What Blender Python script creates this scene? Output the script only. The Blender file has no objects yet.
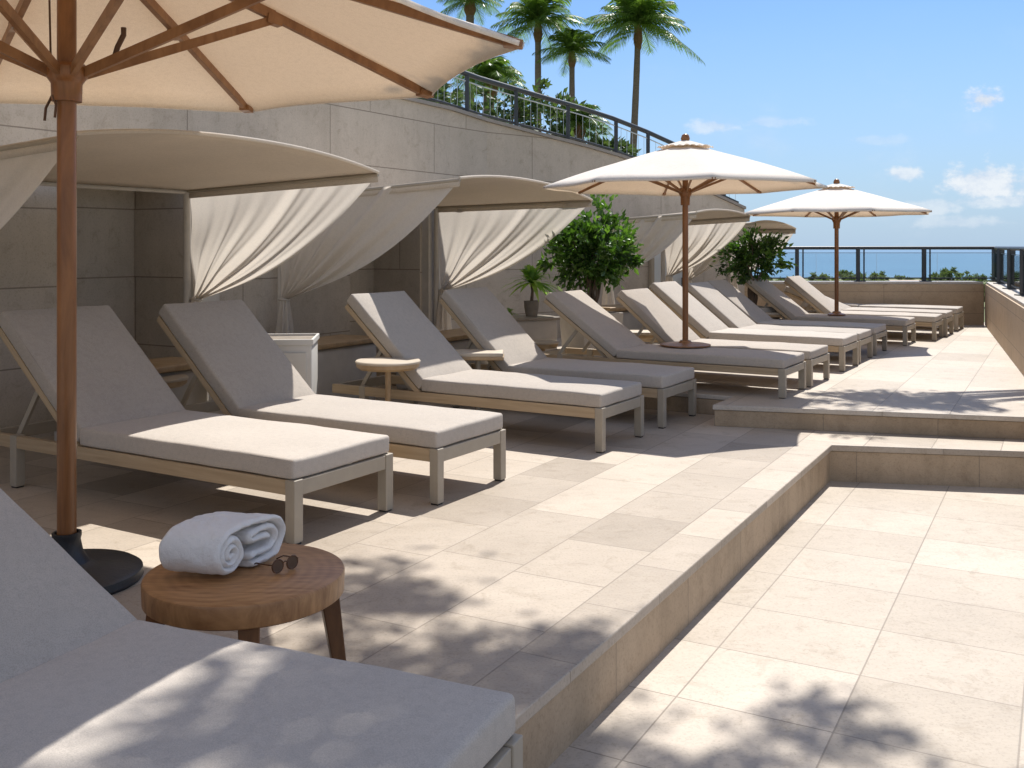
import bpy, bmesh, math, random
from mathutils import Vector, Matrix, noise
R = math.radians
C = bpy.context.scene.collection
random.seed(7)
H = 1.35          # eye height above the lounger deck (z = 0)
ZL, ZU = -0.25, 0.16   # lower floor, upper deck

# ------------------------------------------------------------------ basics
def mk(name, V, F, mat=None, parent=None, loc=(0, 0, 0), smooth=False, uv=None, mats=None, fm=None, org=None):
    if org is not None:
        V = [(v[0] - org[0], v[1] - org[1], v[2] - org[2]) for v in V]
    me = bpy.data.meshes.new(name)
    me.from_pydata([tuple(v) for v in V], [], F)
    for m in (mats or ([mat] if mat else [])):
        me.materials.append(m)
    if fm:
        for p, i in zip(me.polygons, fm): p.material_index = i
    if smooth:
        for p in me.polygons: p.use_smooth = True
    if uv:
        l = me.uv_layers.new(name='UVMap')
        for p in me.polygons:
            for k, li in enumerate(p.loop_indices):
                l.data[li].uv = uv[p.index][k]
    me.update()
    o = bpy.data.objects.new(name, me)
    C.objects.link(o)
    o.location = loc
    if parent: o.parent = parent
    return o

def recalc(o):
    bm = bmesh.new(); bm.from_mesh(o.data)
    bmesh.ops.recalc_face_normals(bm, faces=bm.faces)
    bm.to_mesh(o.data); bm.free(); return o

def smooth_angle(o, a=35):
    for p in o.data.polygons: p.use_smooth = True
    try: o.data.set_sharp_from_angle(angle=R(a))
    except Exception: pass
    return o

def bevel(o, w, s=2):
    m = o.modifiers.new('bevel', 'BEVEL'); m.width = w; m.segments = s; m.limit_method = 'ANGLE'; m.angle_limit = R(40)
    m.harden_normals = False
    return o

def empty(name, label, cat, loc=(0, 0, 0), rz=0, group=None):
    o = bpy.data.objects.new(name, None); C.objects.link(o)
    o.empty_display_size = .1
    o.location = loc; o.rotation_euler = (0, 0, rz)
    o['label'] = label; o['category'] = cat
    if group: o['group'] = group
    return o

def tag(o, label, cat, group=None):
    o['label'] = label; o['category'] = cat
    if group: o['group'] = group
    return o

def struct(o): o['kind'] = 'structure'; return o

def dup(root, loc, rz, label, scale=None, group=None):
    def cp(o, par):
        c = o.copy(); C.objects.link(c); c.parent = par
        for ch in list(o.children): cp(ch, c)
        return c
    r = cp(root, None)
    r.location = loc; r.rotation_euler = (0, 0, rz); r['label'] = label
    if scale: r.scale = scale
    if group: r['group'] = group
    return r

class G:
    """collects geometry for one mesh"""
    def __init__(s): s.V = []; s.F = []
    def add(s, V, F):
        n = len(s.V); s.V += [tuple(v) for v in V]; s.F += [tuple(i + n for i in f) for f in F]
    def box(s, a, b, M=None):
        V = [(x, y, z) for z in (a[2], b[2]) for y in (a[1], b[1]) for x in (a[0], b[0])]
        if M: V = [M @ Vector(v) for v in V]
        s.add(V, [(0, 2, 3, 1), (4, 5, 7, 6), (0, 1, 5, 4), (2, 6, 7, 3), (0, 4, 6, 2), (1, 3, 7, 5)])
        return s
    def beam(s, p, q, w, h, up=(0, 0, 1)):
        p = Vector(p); q = Vector(q); d = (q - p).normalized(); u = Vector(up)
        if abs(d.dot(u)) > .99: u = Vector((1, 0, 0))
        x = d.cross(u).normalized(); y = x.cross(d).normalized()
        V = []
        for c in (p, q):
            for a, b in ((-1, -1), (1, -1), (1, 1), (-1, 1)):
                V.append(c + x * a * w / 2 + y * b * h / 2)
        s.add(V, [(0, 3, 2, 1), (4, 5, 6, 7), (0, 1, 5, 4), (1, 2, 6, 5), (2, 3, 7, 6), (3, 0, 4, 7)])
        return s
    def tube(s, pts, rad, n=10, caps=True):
        pts = [Vector(p) for p in pts]
        rr = rad if isinstance(rad, (list, tuple)) else [rad] * len(pts)
        V = []; F = []
        prev = None
        for i, p in enumerate(pts):
            d = (pts[min(i + 1, len(pts) - 1)] - pts[max(i - 1, 0)]).normalized()
            if prev is None:
                u = Vector((0, 0, 1)) if abs(d.z) < .95 else Vector((1, 0, 0))
                x = d.cross(u).normalized()
            else:
                x = (prev - d * prev.dot(d)).normalized()
            prev = x; y = d.cross(x)
            for k in range(n):
                a = 2 * math.pi * k / n
                V.append(p + (x * math.cos(a) + y * math.sin(a)) * rr[i])
        for i in range(len(pts) - 1):
            for k in range(n):
                k2 = (k + 1) % n
                F.append((i * n + k, i * n + k2, (i + 1) * n + k2, (i + 1) * n + k))
        if caps:
            F.append(tuple(range(n - 1, -1, -1))); F.append(tuple((len(pts) - 1) * n + k for k in range(n)))
        s.add(V, F); return s
    def lathe(s, prof, c=(0, 0, 0), n=48):
        V = []; F = []
        for r, z in prof:
            for k in range(n):
                a = 2 * math.pi * k / n
                V.append((c[0] + r * math.cos(a), c[1] + r * math.sin(a), c[2] + z))
        for i in range(len(prof) - 1):
            for k in range(n):
                k2 = (k + 1) % n
                F.append((i * n + k, i * n + k2, (i + 1) * n + k2, (i + 1) * n + k))
        F.append(tuple(range(n - 1, -1, -1))); F.append(tuple((len(prof) - 1) * n + k for k in range(n)))
        s.add(V, F); return s
    def obj(s, name, mat, parent=None, loc=(0, 0, 0), smooth=None, bev=None, org=None):
        o = mk(name, s.V, s.F, mat, parent, loc, org=org)
        recalc(o)
        if smooth: smooth_angle(o, smooth)
        if bev: bevel(o, bev)
        return o

def rbox(L, W, T, r, nx=14, ny=8, nz=4, puff=0.0, seed=0, wrinkle=0.0):
    """rounded, slightly puffed cushion; x 0..L, y -W/2..W/2, z 0..T"""
    def ax(n, Lh):
        k = 4
        a = [-Lh + r * (1 - math.cos(math.pi / 2 * i / k)) for i in range(k)]
        mid = [-Lh + r + (2 * Lh - 2 * r) * i / n for i in range(n + 1)]
        return a + mid + [-v for v in reversed(a)]
    X = ax(nx, L / 2); Y = ax(ny, W / 2); Z = ax(1, T / 2)
    vid = {}; V = []; F = []
    hl = (L / 2, W / 2, T / 2)
    def vert(i, j, k):
        key = (i, j, k)
        if key in vid: return vid[key]
        p = Vector((X[i], Y[j], Z[k]))
        inn = Vector([max(-(h - r), min(h - r, c)) for c, h in zip(p, hl)])
        d = p - inn
        if d.length > 1e-9:
            m = max(abs(d.x), abs(d.y), abs(d.z))
            p = inn + d.normalized() * m if d.length > 0 else p
        u = p.x / (L / 2); v = p.y / (W / 2)
        f = max(0, 1 - abs(u) ** 6) * max(0, 1 - abs(v) ** 4)
        p.z += puff * f * (1 if p.z > 0 else -.2)
        if wrinkle:
            nn = noise.noise(Vector((p.x * 3 + seed, p.y * 3.5, seed * 1.7)))
            n2 = noise.noise(Vector((p.x * 9 + seed, p.y * 11, seed * .7)))
            p.z += wrinkle * (nn + .35 * n2)
            p.y += wrinkle * .8 * noise.noise(Vector((p.x * 5, seed, p.z * 6))) * (1 if abs(v) > .9 else 0)
        vid[key] = len(V); V.append((p.x + L / 2, p.y, p.z + T / 2)); return vid[key]
    nX, nY, nZ = len(X) - 1, len(Y) - 1, len(Z) - 1
    for i in range(nX):
        for j in range(nY):
            F.append((vert(i, j, nZ), vert(i + 1, j, nZ), vert(i + 1, j + 1, nZ), vert(i, j + 1, nZ)))
            F.append((vert(i, j, 0), vert(i, j + 1, 0), vert(i + 1, j + 1, 0), vert(i + 1, j, 0)))
    for i in range(nX):
        for k in range(nZ):
            F.append((vert(i, 0, k), vert(i + 1, 0, k), vert(i + 1, 0, k + 1), vert(i, 0, k + 1)))
            F.append((vert(i, nY, k), vert(i, nY, k + 1), vert(i + 1, nY, k + 1), vert(i + 1, nY, k)))
    for j in range(nY):
        for k in range(nZ):
            F.append((vert(0, j, k), vert(0, j, k + 1), vert(0, j + 1, k + 1), vert(0, j + 1, k)))
            F.append((vert(nX, j, k), vert(nX, j + 1, k), vert(nX, j + 1, k + 1), vert(nX, j, k + 1)))
    return V, F

# ------------------------------------------------------------------ materials
def newmat(name):
    m = bpy.data.materials.new(name); m.use_nodes = True
    nt = m.node_tree; nt.nodes.clear()
    out = nt.nodes.new('ShaderNodeOutputMaterial')
    b = nt.nodes.new('ShaderNodeBsdfPrincipled')
    nt.links.new(b.outputs[0], out.inputs[0])
    return m, nt, b, out
def N(nt, t, **k):
    n = nt.nodes.new('ShaderNode' + t)
    for a, v in k.items():
        if a == 'inp':
            for kk, vv in v.items(): n.inputs[kk].default_value = vv
        else: setattr(n, a, v)
    return n
def ramp(nt, fac, stops):
    r = N(nt, 'ValToRGB'); e = r.color_ramp.elements
    while len(e) < len(stops): e.new(.5)
    for el, (p, c) in zip(e, stops): el.position = p; el.color = (*c, 1) if len(c) == 3 else c
    nt.links.new(fac, r.inputs[0]); return r.outputs[0]
def mix(nt, fac, a, b, mode='MIX'):
    m = N(nt, 'Mix', data_type='RGBA', blend_type=mode)
    for sock, v in ((m.inputs[0], fac), (m.inputs[6], a), (m.inputs[7], b)):
        if isinstance(v, (int, float)): sock.default_value = v
        elif isinstance(v, (tuple, list)): sock.default_value = (*v, 1) if len(v) == 3 else v
        else: nt.links.new(v, sock)
    return m.outputs[2]

def mat_simple(name, col, rough=.6, var=.12, scale=6, bump=0.0, bscale=80, metal=0, stretch=None, spec=.5):
    m, nt, b, out = newmat(name)
    tc = N(nt, 'TexCoord'); src = tc.outputs['Object']
    if stretch:
        mp = N(nt, 'Mapping'); mp.inputs['Scale'].default_value = stretch
        nt.links.new(src, mp.inputs[0]); src = mp.outputs[0]
    n = N(nt, 'TexNoise', inp={'Scale': scale, 'Detail': 6.0, 'Roughness': .6}); nt.links.new(src, n.inputs[0])
    lo = tuple(max(0, c * (1 - var)) for c in col); hi = tuple(min(1, c * (1 + var)) for c in col)
    nt.links.new(ramp(nt, n.outputs[0], [(.3, lo), (.7, hi)]), b.inputs['Base Color'])
    b.inputs['Roughness'].default_value = rough; b.inputs['Metallic'].default_value = metal
    b.inputs['Specular IOR Level'].default_value = spec
    if bump:
        n2 = N(nt, 'TexNoise', inp={'Scale': bscale, 'Detail': 3.0}); nt.links.new(src, n2.inputs[0])
        bp = N(nt, 'Bump', inp={'Strength': bump, 'Distance': .004}); nt.links.new(n2.outputs[0], bp.inputs['Height'])
        nt.links.new(bp.outputs[0], b.inputs['Normal'])
    return m

def mat_tile(name, c1, c2, bw, rh, mortar=.004, off=.5, grout=(.16, .13, .10), rough=.55, sq=1.0, sqf=2, stain=.15, mortar_mix=.6, fine=.08, streak=0):
    """stone slabs, laid out on the UV map (metres)"""
    m, nt, b, out = newmat(name)
    uv = N(nt, 'UVMap'); src = uv.outputs[0]
    br = N(nt, 'TexBrick', offset=off, squash=sq, squash_frequency=sqf)
    br.inputs['Scale'].default_value = 1; br.inputs['Brick Width'].default_value = bw; br.inputs['Row Height'].default_value = rh
    br.inputs['Mortar Size'].default_value = mortar; br.inputs['Mortar Smooth'].default_value = .3
    br.inputs['Color1'].default_value = (0, 0, 0, 1); br.inputs['Color2'].default_value = (1, 1, 1, 1); br.inputs['Mortar'].default_value = (.5, .5, .5, 1)
    br.inputs['Bias'].default_value = 0
    nt.links.new(src, br.inputs['Vector'])
    tile = mix(nt, br.outputs['Color'], c1, c2)
    geo = N(nt, 'NewGeometry')
    n1 = N(nt, 'TexNoise', inp={'Scale': 1.6, 'Detail': 5.0, 'Roughness': .65}); nt.links.new(geo.outputs['Position'], n1.inputs[0])
    st = ramp(nt, n1.outputs[0], [(.3, (1 - stain, 1 - stain * 1.08, 1 - stain * 1.2)), (.62, (1, 1, 1))])
    tile = mix(nt, 1.0, tile, st, 'MULTIPLY')
    mp = N(nt, 'Mapping'); mp.inputs['Rotation'].default_value = (0, 0, R(-29)); mp.inputs['Scale'].default_value = (5, 16, 8)
    nt.links.new(geo.outputs['Position'], mp.inputs[0])
    n2 = N(nt, 'TexNoise', inp={'Scale': 1.0, 'Detail': 6.0, 'Roughness': .7, 'Distortion': 1.2}); nt.links.new(mp.outputs[0], n2.inputs[0])
    tile = mix(nt, 1.0, tile, ramp(nt, n2.outputs[0], [(.3, (1 - fine,) * 3), (.7, (1, 1, 1))]), 'MULTIPLY')
    n3 = N(nt, 'TexNoise', inp={'Scale': 90.0, 'Detail': 4.0, 'Roughness': .7}); nt.links.new(geo.outputs['Position'], n3.inputs[0])
    tile = mix(nt, 1.0, tile, ramp(nt, n3.outputs[0], [(.28, (.74, .73, .71)), (.48, (1, 1, 1)), (.75, (1.03, 1.03, 1.03))]), 'MULTIPLY')
    n5 = N(nt, 'TexNoise', inp={'Scale': 7.0, 'Detail': 7.0, 'Roughness': .75, 'Distortion': .6}); nt.links.new(geo.outputs['Position'], n5.inputs[0])
    tile = mix(nt, 1.0, tile, ramp(nt, n5.outputs[0], [(.30, (.80, .78, .745)), (.47, (1, 1, 1)), (.66, (1.0, 1.0, 1.0)), (.8, (1.06, 1.06, 1.06))]), 'MULTIPLY')
    if streak:
        mp6 = N(nt, 'Mapping'); mp6.inputs['Scale'].default_value = (5, 5, .35); nt.links.new(geo.outputs['Position'], mp6.inputs[0])
        n6 = N(nt, 'TexNoise', inp={'Scale': 1.0, 'Detail': 5.0, 'Roughness': .6}); nt.links.new(mp6.outputs[0], n6.inputs[0])
        tile = mix(nt, 1.0, tile, ramp(nt, n6.outputs[0], [(.35, (1 - streak, 1 - streak, 1 - streak * 1.1)), (.55, (1, 1, 1))]), 'MULTIPLY')
    mf = N(nt, 'Math', operation='MULTIPLY', inp={1: mortar_mix}); nt.links.new(br.outputs['Fac'], mf.inputs[0])
    col = mix(nt, mf.outputs[0], tile, grout)
    nt.links.new(col, b.inputs['Base Color'])
    rr = N(nt, 'MapRange', inp={3: rough - .1, 4: rough + .15}); nt.links.new(n1.outputs[0], rr.inputs[0])
    nt.links.new(rr.outputs[0], b.inputs['Roughness']); b.inputs['Specular IOR Level'].default_value = .35
    hm = N(nt, 'Math', operation='MULTIPLY_ADD', inp={1: -1.0}); nt.links.new(br.outputs['Fac'], hm.inputs[0])
    h2 = N(nt, 'Math', operation='MULTIPLY', inp={1: .25}); nt.links.new(n3.outputs[0], h2.inputs[0]); nt.links.new(h2.outputs[0], hm.inputs[2])
    bp = N(nt, 'Bump', inp={'Strength': .35, 'Distance': .004}); nt.links.new(hm.outputs[0], bp.inputs['Height'])
    nt.links.new(bp.outputs[0], b.inputs['Normal'])
    return m

def mat_fabric(name, col, trans=0.0, tcol=None, weave=350, bump=.25, var=.05, rough=.9, sheen=.1):
    m, nt, b, out = newmat(name)
    tc = N(nt, 'TexCoord')
    n = N(nt, 'TexNoise', inp={'Scale': 2.5, 'Detail': 5.0}); nt.links.new(tc.outputs['Object'], n.inputs[0])
    base = ramp(nt, n.outputs[0], [(.3, tuple(c * (1 - var) for c in col)), (.7, tuple(min(1, c * (1 + var)) for c in col))])
    n2 = N(nt, 'TexNoise', inp={'Scale': weave, 'Detail': 2.0}); nt.links.new(tc.outputs['Object'], n2.inputs[0])
    base = mix(nt, 1.0, base, ramp(nt, n2.outputs[0], [(.32, (.80, .80, .80)), (.62, (1, 1, 1))]), 'MULTIPLY')
    n7 = N(nt, 'TexNoise', inp={'Scale': 38.0, 'Detail': 5.0, 'Roughness': .7}); nt.links.new(tc.outputs['Object'], n7.inputs[0])
    base = mix(nt, 1.0, base, ramp(nt, n7.outputs[0], [(.3, (.90, .90, .90)), (.55, (1, 1, 1))]), 'MULTIPLY')
    oi = N(nt, 'ObjectInfo'); base = mix(nt, 1.0, base, ramp(nt, oi.outputs['Random'], [(0, (.86, .85, .84)), (1, (1, 1, 1))]), 'MULTIPLY')
    nt.links.new(base, b.inputs['Base Color'])
    b.inputs['Roughness'].default_value = rough; b.inputs['Specular IOR Level'].default_value = .15
    b.inputs['Sheen Weight'].default_value = sheen
    n4 = N(nt, 'TexNoise', inp={'Scale': 14.0, 'Detail': 4.0}); nt.links.new(tc.outputs['Object'], n4.inputs[0])
    ad = N(nt, 'Math', operation='MULTIPLY_ADD', inp={1: .3}); nt.links.new(n2.outputs[0], ad.inputs[0]); nt.links.new(n4.outputs[0], ad.inputs[2])
    bp = N(nt, 'Bump', inp={'Strength': bump, 'Distance': .009}); nt.links.new(ad.outputs[0], bp.inputs['Height'])
    nt.links.new(bp.outputs[0], b.inputs['Normal'])
    if trans:
        t = N(nt, 'BsdfTranslucent'); t.inputs[0].default_value = (*(tcol or col), 1)
        ms = N(nt, 'MixShader', inp={0: trans})
        nt.links.new(b.outputs[0], ms.inputs[1]); nt.links.new(t.outputs[0], ms.inputs[2]); nt.links.new(ms.outputs[0], out.inputs[0])
    return m

def mat_leaf(name, c1, c2, trans=.35, rough=.35):
    m, nt, b, out = newmat(name)
    tc = N(nt, 'TexCoord')
    n = N(nt, 'TexNoise', inp={'Scale': 9.0, 'Detail': 3.0}); nt.links.new(tc.outputs['Object'], n.inputs[0])
    c = ramp(nt, n.outputs[0], [(.35, c1), (.65, c2)])
    nt.links.new(c, b.inputs['Base Color']); b.inputs['Roughness'].default_value = rough
    t = N(nt, 'BsdfTranslucent'); g = mix(nt, 1.0, c, (1.3, 1.4, .55), 'MULTIPLY'); nt.links.new(g, t.inputs[0])
    ms = N(nt, 'MixShader', inp={0: trans})
    nt.links.new(b.outputs[0], ms.inputs[1]); nt.links.new(t.outputs[0], ms.inputs[2]); nt.links.new(ms.outputs[0], out.inputs[0])
    return m

def mat_wood(name, dark, light, rough=.4, scale=(3, 3, 40), rings=False):
    m, nt, b, out = newmat(name)
    tc = N(nt, 'TexCoord'); mp = N(nt, 'Mapping'); mp.inputs['Scale'].default_value = scale
    nt.links.new(tc.outputs['Object'], mp.inputs[0])
    n = N(nt, 'TexNoise', inp={'Scale': 1.0, 'Detail': 8.0, 'Roughness': .65, 'Distortion': .6}); nt.links.new(mp.outputs[0], n.inputs[0])
    f = n.outputs[0]
    if rings:
        mp2 = N(nt, 'Mapping'); mp2.inputs['Location'].default_value = (.05, .02, 0); nt.links.new(tc.outputs['Object'], mp2.inputs[0])
        w = N(nt, 'TexWave', wave_type='RINGS', rings_direction='Z', inp={'Scale': 9.0, 'Distortion': 3.5, 'Detail': 3.0, 'Detail Scale': 1.2}); nt.links.new(mp2.outputs[0], w.inputs[0])
        mm = N(nt, 'Math', operation='MULTIPLY_ADD', inp={1: .09}); nt.links.new(w.outputs[1], mm.inputs[0])
        m3 = N(nt, 'Math', operation='MULTIPLY', inp={1: .91}); nt.links.new(f, m3.inputs[0]); nt.links.new(m3.outputs[0], mm.inputs[2]); f = mm.outputs[0]
    nt.links.new(ramp(nt, f, [(.3, dark), (.65, light)]), b.inputs['Base Color'])
    b.inputs['Roughness'].default_value = rough
    bp = N(nt, 'Bump', inp={'Strength': .15, 'Distance': .003}); nt.links.new(f, bp.inputs['Height']); nt.links.new(bp.outputs[0], b.inputs['Normal'])
    return m

def mat_glass(name, tint, refl=.12):
    m, nt, b, out = newmat(name)
    nt.nodes.remove(b)
    tr = N(nt, 'BsdfTransparent'); tr.inputs[0].default_value = (*tint, 1)
    gl = N(nt, 'BsdfGlossy', inp={'Roughness': .03})
    fr = N(nt, 'Fresnel', inp={0: 1.45})
    ms = N(nt, 'MixShader'); nt.links.new(fr.outputs[0], ms.inputs[0])
    nt.links.new(tr.outputs[0], ms.inputs[1]); nt.links.new(gl.outputs[0], ms.inputs[2]); nt.links.new(ms.outputs[0], out.inputs[0])
    return m

M = {}
M['deck'] = mat_tile('deck stone', (.575, .492, .40), (.39, .328, .262), .52, .41, .0035, off=.37, sq=1.55, sqf=3, stain=.12, fine=.10)
M['lower'] = mat_tile('lower floor stone', (.565, .487, .40), (.445, .38, .305), .50, .54, .0035, off=.0, stain=.12, fine=.10)
M['upper'] = mat_tile('upper deck stone', (.57, .495, .41), (.45, .385, .31), .8, .5, .0035, off=.5, stain=.10, fine=.08)
M['riser'] = mat_tile('riser stone', (.54, .41, .28), (.485, .365, .245), .78, 5, .003, off=0, stain=.2, rough=.6, fine=.14, streak=.14)
M['parapet'] = mat_tile('parapet stone', (.55, .41, .27), (.50, .375, .25), 1.5, .33, .004, off=0, stain=.12, rough=.6)
M['wall'] = mat_tile('wall panel stone', (.58, .51, .43), (.53, .465, .39), 1.77, .555, .006, off=.35, stain=.14, rough=.75, fine=.08, streak=.07, mortar_mix=.7)
M['cap'] = mat_tile('cap stone', (.62, .56, .48), (.56, .50, .43), 1.2, 5, .003, off=0, stain=.1, rough=.4)
M['coping'] = mat_simple('coping', (.30, .27, .24), .7, .1, 4, .2)
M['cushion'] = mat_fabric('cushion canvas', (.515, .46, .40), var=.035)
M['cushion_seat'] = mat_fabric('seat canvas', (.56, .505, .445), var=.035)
M['taupe'] = mat_simple('taupe powder coat', (.37, .32, .25), .5, .06, 10, .1, 200)
M['rail'] = mat_wood('ash wood rail', (.36, .26, .155), (.49, .37, .235), .55, (2, 40, 40))
M['canopy'] = mat_fabric('umbrella canvas', (.95, .92, .87), trans=.30, tcol=(.97, .79, .60), weave=260, bump=.15, var=.02)
M['cab'] = mat_fabric('cabana canvas', (.74, .655, .55), trans=.13, tcol=(.78, .65, .50), weave=260, bump=.2, var=.04)
M['piping'] = mat_fabric('piping cord', (.40, .365, .33))
M['curt'] = mat_fabric('curtain voile', (.78, .725, .65), trans=.38, tcol=(.88, .80, .70), weave=300, bump=.15, var=.04)
M['wood_dark'] = mat_wood('oiled pole wood', (.15, .055, .016), (.31, .13, .042), .30, (14, 14, 2))
M['wood_mid'] = mat_wood('rib wood', (.19, .085, .035), (.32, .16, .07), .4, (14, 14, 6))
M['table_top'] = mat_wood('table wood top', (.25, .112, .040), (.47, .245, .10), .42, (7, 55, 10), rings=True)
M['table_leg'] = mat_wood('table wood leg', (.12, .052, .02), (.24, .112, .045), .4, (18, 18, 3))
M['small_top'] = mat_simple('cream table top', (.52, .44, .34), .5, .08, 12, .15)
M['small_edge'] = mat_wood('table edge wood', (.32, .21, .11), (.45, .31, .17), .5, (12, 12, 4))
M['black'] = mat_simple('black cast iron', (.018, .018, .02), .45, .3, 20, .3, 60)
M['rail_metal'] = mat_simple('dark railing metal', (.035, .042, .05), .45, .15, 12, .1, 60)
M['wire'] = mat_simple('steel baluster', (.50, .56, .60), .4, .08, 12)
M['white'] = mat_simple('white painted cabinet', (.62, .60, .56), .55, .05, 5, .1)
M['plaster'] = mat_simple('pale planter plaster', (.50, .46, .41), .8, .1, 6, .3, 40)
M['pot'] = mat_simple('grey brown pot', (.24, .20, .16), .8, .2, 10, .3, 40)
M['soil'] = mat_simple('soil', (.05, .035, .025), .95, .3, 30, .8, 60)
def mat_towel():
    m, nt, b, out = newmat('white terry')
    tc = N(nt, 'TexCoord')
    n = N(nt, 'TexNoise', inp={'Scale': 520.0, 'Detail': 3.0}); nt.links.new(tc.outputs['Object'], n.inputs[0])
    b.inputs['Base Color'].default_value = (.88, .85, .815, 1); b.inputs['Roughness'].default_value = 1; b.inputs['Sheen Weight'].default_value = .4
    b.inputs['Specular IOR Level'].default_value = .1
    bp = N(nt, 'Bump', inp={'Strength': .9, 'Distance': .007}); n2 = N(nt, 'TexNoise', inp={'Scale': 60.0, 'Detail': 4.0}); nt.links.new(tc.outputs['Object'], n2.inputs[0])
    ad = N(nt, 'Math', operation='MULTIPLY_ADD', inp={1: .5}); nt.links.new(n.outputs[0], ad.inputs[0]); nt.links.new(n2.outputs[0], ad.inputs[2])
    nt.links.new(ad.outputs[0], bp.inputs['Height']); nt.links.new(bp.outputs[0], b.inputs['Normal'])
    return m
M['towel'] = mat_towel()
M['tort'] = mat_simple('tortoiseshell acetate', (.10, .045, .02), .25, .5, 60)
M['lens'] = mat_simple('smoked lens', (.12, .075, .05), .12, .1, 10)
M['glass'] = mat_glass('railing glass', (.90, .95, .96))
M['frosted'] = mat_simple('pale door paint', (.60, .64, .66), .35, .05, 3)
M['bark'] = mat_simple('grey bark', (.14, .10, .07), .9, .3, 12, .8, 30)
M['palm_bark'] = mat_simple('palm bark', (.19, .145, .11), .9, .25, 3, .8, 12, stretch=(3, 3, 14))
M['palm_husk'] = mat_simple('palm husk', (.20, .11, .055), .9, .3, 14, .8, 20)
M['leaf'] = mat_leaf('citrus leaf', (.03, .075, .014), (.075, .15, .026))
M['leaf_pale'] = mat_leaf('young leaf', (.16, .32, .06), (.32, .48, .14), .5)
M['leaf_young'] = mat_leaf('young citrus leaf', (.06, .15, .025), (.14, .25, .05), .4)
M['palm_leaf'] = mat_leaf('palm leaf', (.075, .14, .03), (.17, .26, .065), .45, .4)
M['bush'] = mat_leaf('bush leaf', (.055, .095, .035), (.12, .17, .07), .3, .5)
M['far_leaf'] = mat_leaf('far tree leaf', (.09, .125, .055), (.20, .235, .11), .3, .8)
M['ground'] = mat_simple('scrub land', (.13, .15, .06), .95, .35, .03)
M['concrete'] = mat_simple('concrete', (.34, .31, .27), .85, .1, 1, .3, 20)
M['house'] = mat_simple('white render', (.7, .68, .64), .8, .04, 1)
M['roof'] = mat_simple('pale roof tile', (.42, .34, .28), .8, .15, 2)
M['strap'] = mat_simple('brown strap', (.10, .05, .03), .7, .1, 20)

# sea
def mat_sea():
    m, nt, b, out = newmat('sea water')
    b.inputs['Base Color'].default_value = (.025, .14, .25, 1); b.inputs['Roughness'].default_value = .32
    geo = N(nt, 'NewGeometry'); mp = N(nt, 'Mapping'); mp.inputs['Scale'].default_value = (.006, .03, 1); nt.links.new(geo.outputs[0], mp.inputs[0])
    n = N(nt, 'TexNoise', inp={'Scale': 1.0, 'Detail': 8.0, 'Roughness': .7}); nt.links.new(mp.outputs[0], n.inputs[0])
    nt.links.new(ramp(nt, n.outputs[0], [(.35, (.022, .10, .18)), (.6, (.035, .135, .225)), (.74, (.07, .20, .28))]), b.inputs['Base Color'])
    bp = N(nt, 'Bump', inp={'Strength': .5, 'Distance': 3.0}); nt.links.new(n.outputs[0], bp.inputs['Height']); nt.links.new(bp.outputs[0], b.inputs['Normal'])
    return m
M['sea'] = mat_sea()

# ------------------------------------------------------------------ camera, light, sky
cam = bpy.data.cameras.new('camera'); co = bpy.data.objects.new('camera', cam); C.objects.link(co)
co.location = (0, 0, H); co.rotation_euler = (R(90), 0, 0)
cam.sensor_width = 36; cam.lens = 1000 / 1024 * 36; cam.shift_y = -138 / 1024
cam.clip_start = .05; cam.clip_end = 120000
bpy.context.scene.camera = co
SD = Vector((.25, .6, 1)).normalized()         # towards the sun
sun = bpy.data.lights.new('sun', 'SUN'); so = bpy.data.objects.new('sun', sun); C.objects.link(so)
sun.energy = 4.95; sun.angle = R(.55); sun.color = (1, .965, .91)
so.rotation_euler = SD.to_track_quat('Z', 'Y').to_euler(); so.location = (4, 9, 14)
w = bpy.data.worlds.new('World'); bpy.context.scene.world = w; w.use_nodes = True
nt = w.node_tree; nt.nodes.clear()
wo = nt.nodes.new('ShaderNodeOutputWorld'); bg = nt.nodes.new('ShaderNodeBackground'); nt.links.new(bg.outputs[0], wo.inputs[0])
sky = N(nt, 'TexSky', sky_type='NISHITA'); sky.sun_disc = False
sky.sun_elevation = math.asin(SD.z); sky.sun_rotation = math.atan2(SD.x, SD.y)
sky.air_density = 1.0; sky.dust_density = .6; sky.ozone_density = 2.0; sky.altitude = 20
tc = N(nt, 'TexCoord'); sp = N(nt, 'SeparateXYZ'); nt.links.new(tc.outputs['Generated'], sp.inputs[0])
def mth(op, a, b=None, c=None):
    n = N(nt, 'Math', operation=op)
    for i, v in enumerate((a, b, c)):
        if v is None: continue
        if isinstance(v, (int, float)): n.inputs[i].default_value = v
        else: nt.links.new(v, n.inputs[i])
    return n.outputs[0]
yy = mth('MAXIMUM', sp.outputs[1], .02)
U = mth('DIVIDE', sp.outputs[0], yy); Vv = mth('DIVIDE', sp.outputs[2], yy)
cn = N(nt, 'CombineXYZ'); nt.links.new(U, cn.inputs[0]); nt.links.new(mth('MULTIPLY', Vv, 1.5), cn.inputs[1])
nz = N(nt, 'TexNoise', inp={'Scale': 30.0, 'Detail': 8.0, 'Roughness': .62}); nt.links.new(cn.outputs[0], nz.inputs[0])
nz2 = N(nt, 'TexNoise', inp={'Scale': 9.0, 'Detail': 6.0, 'Roughness': .6}); nt.links.new(cn.outputs[0], nz2.inputs[0])
tot = None
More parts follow.
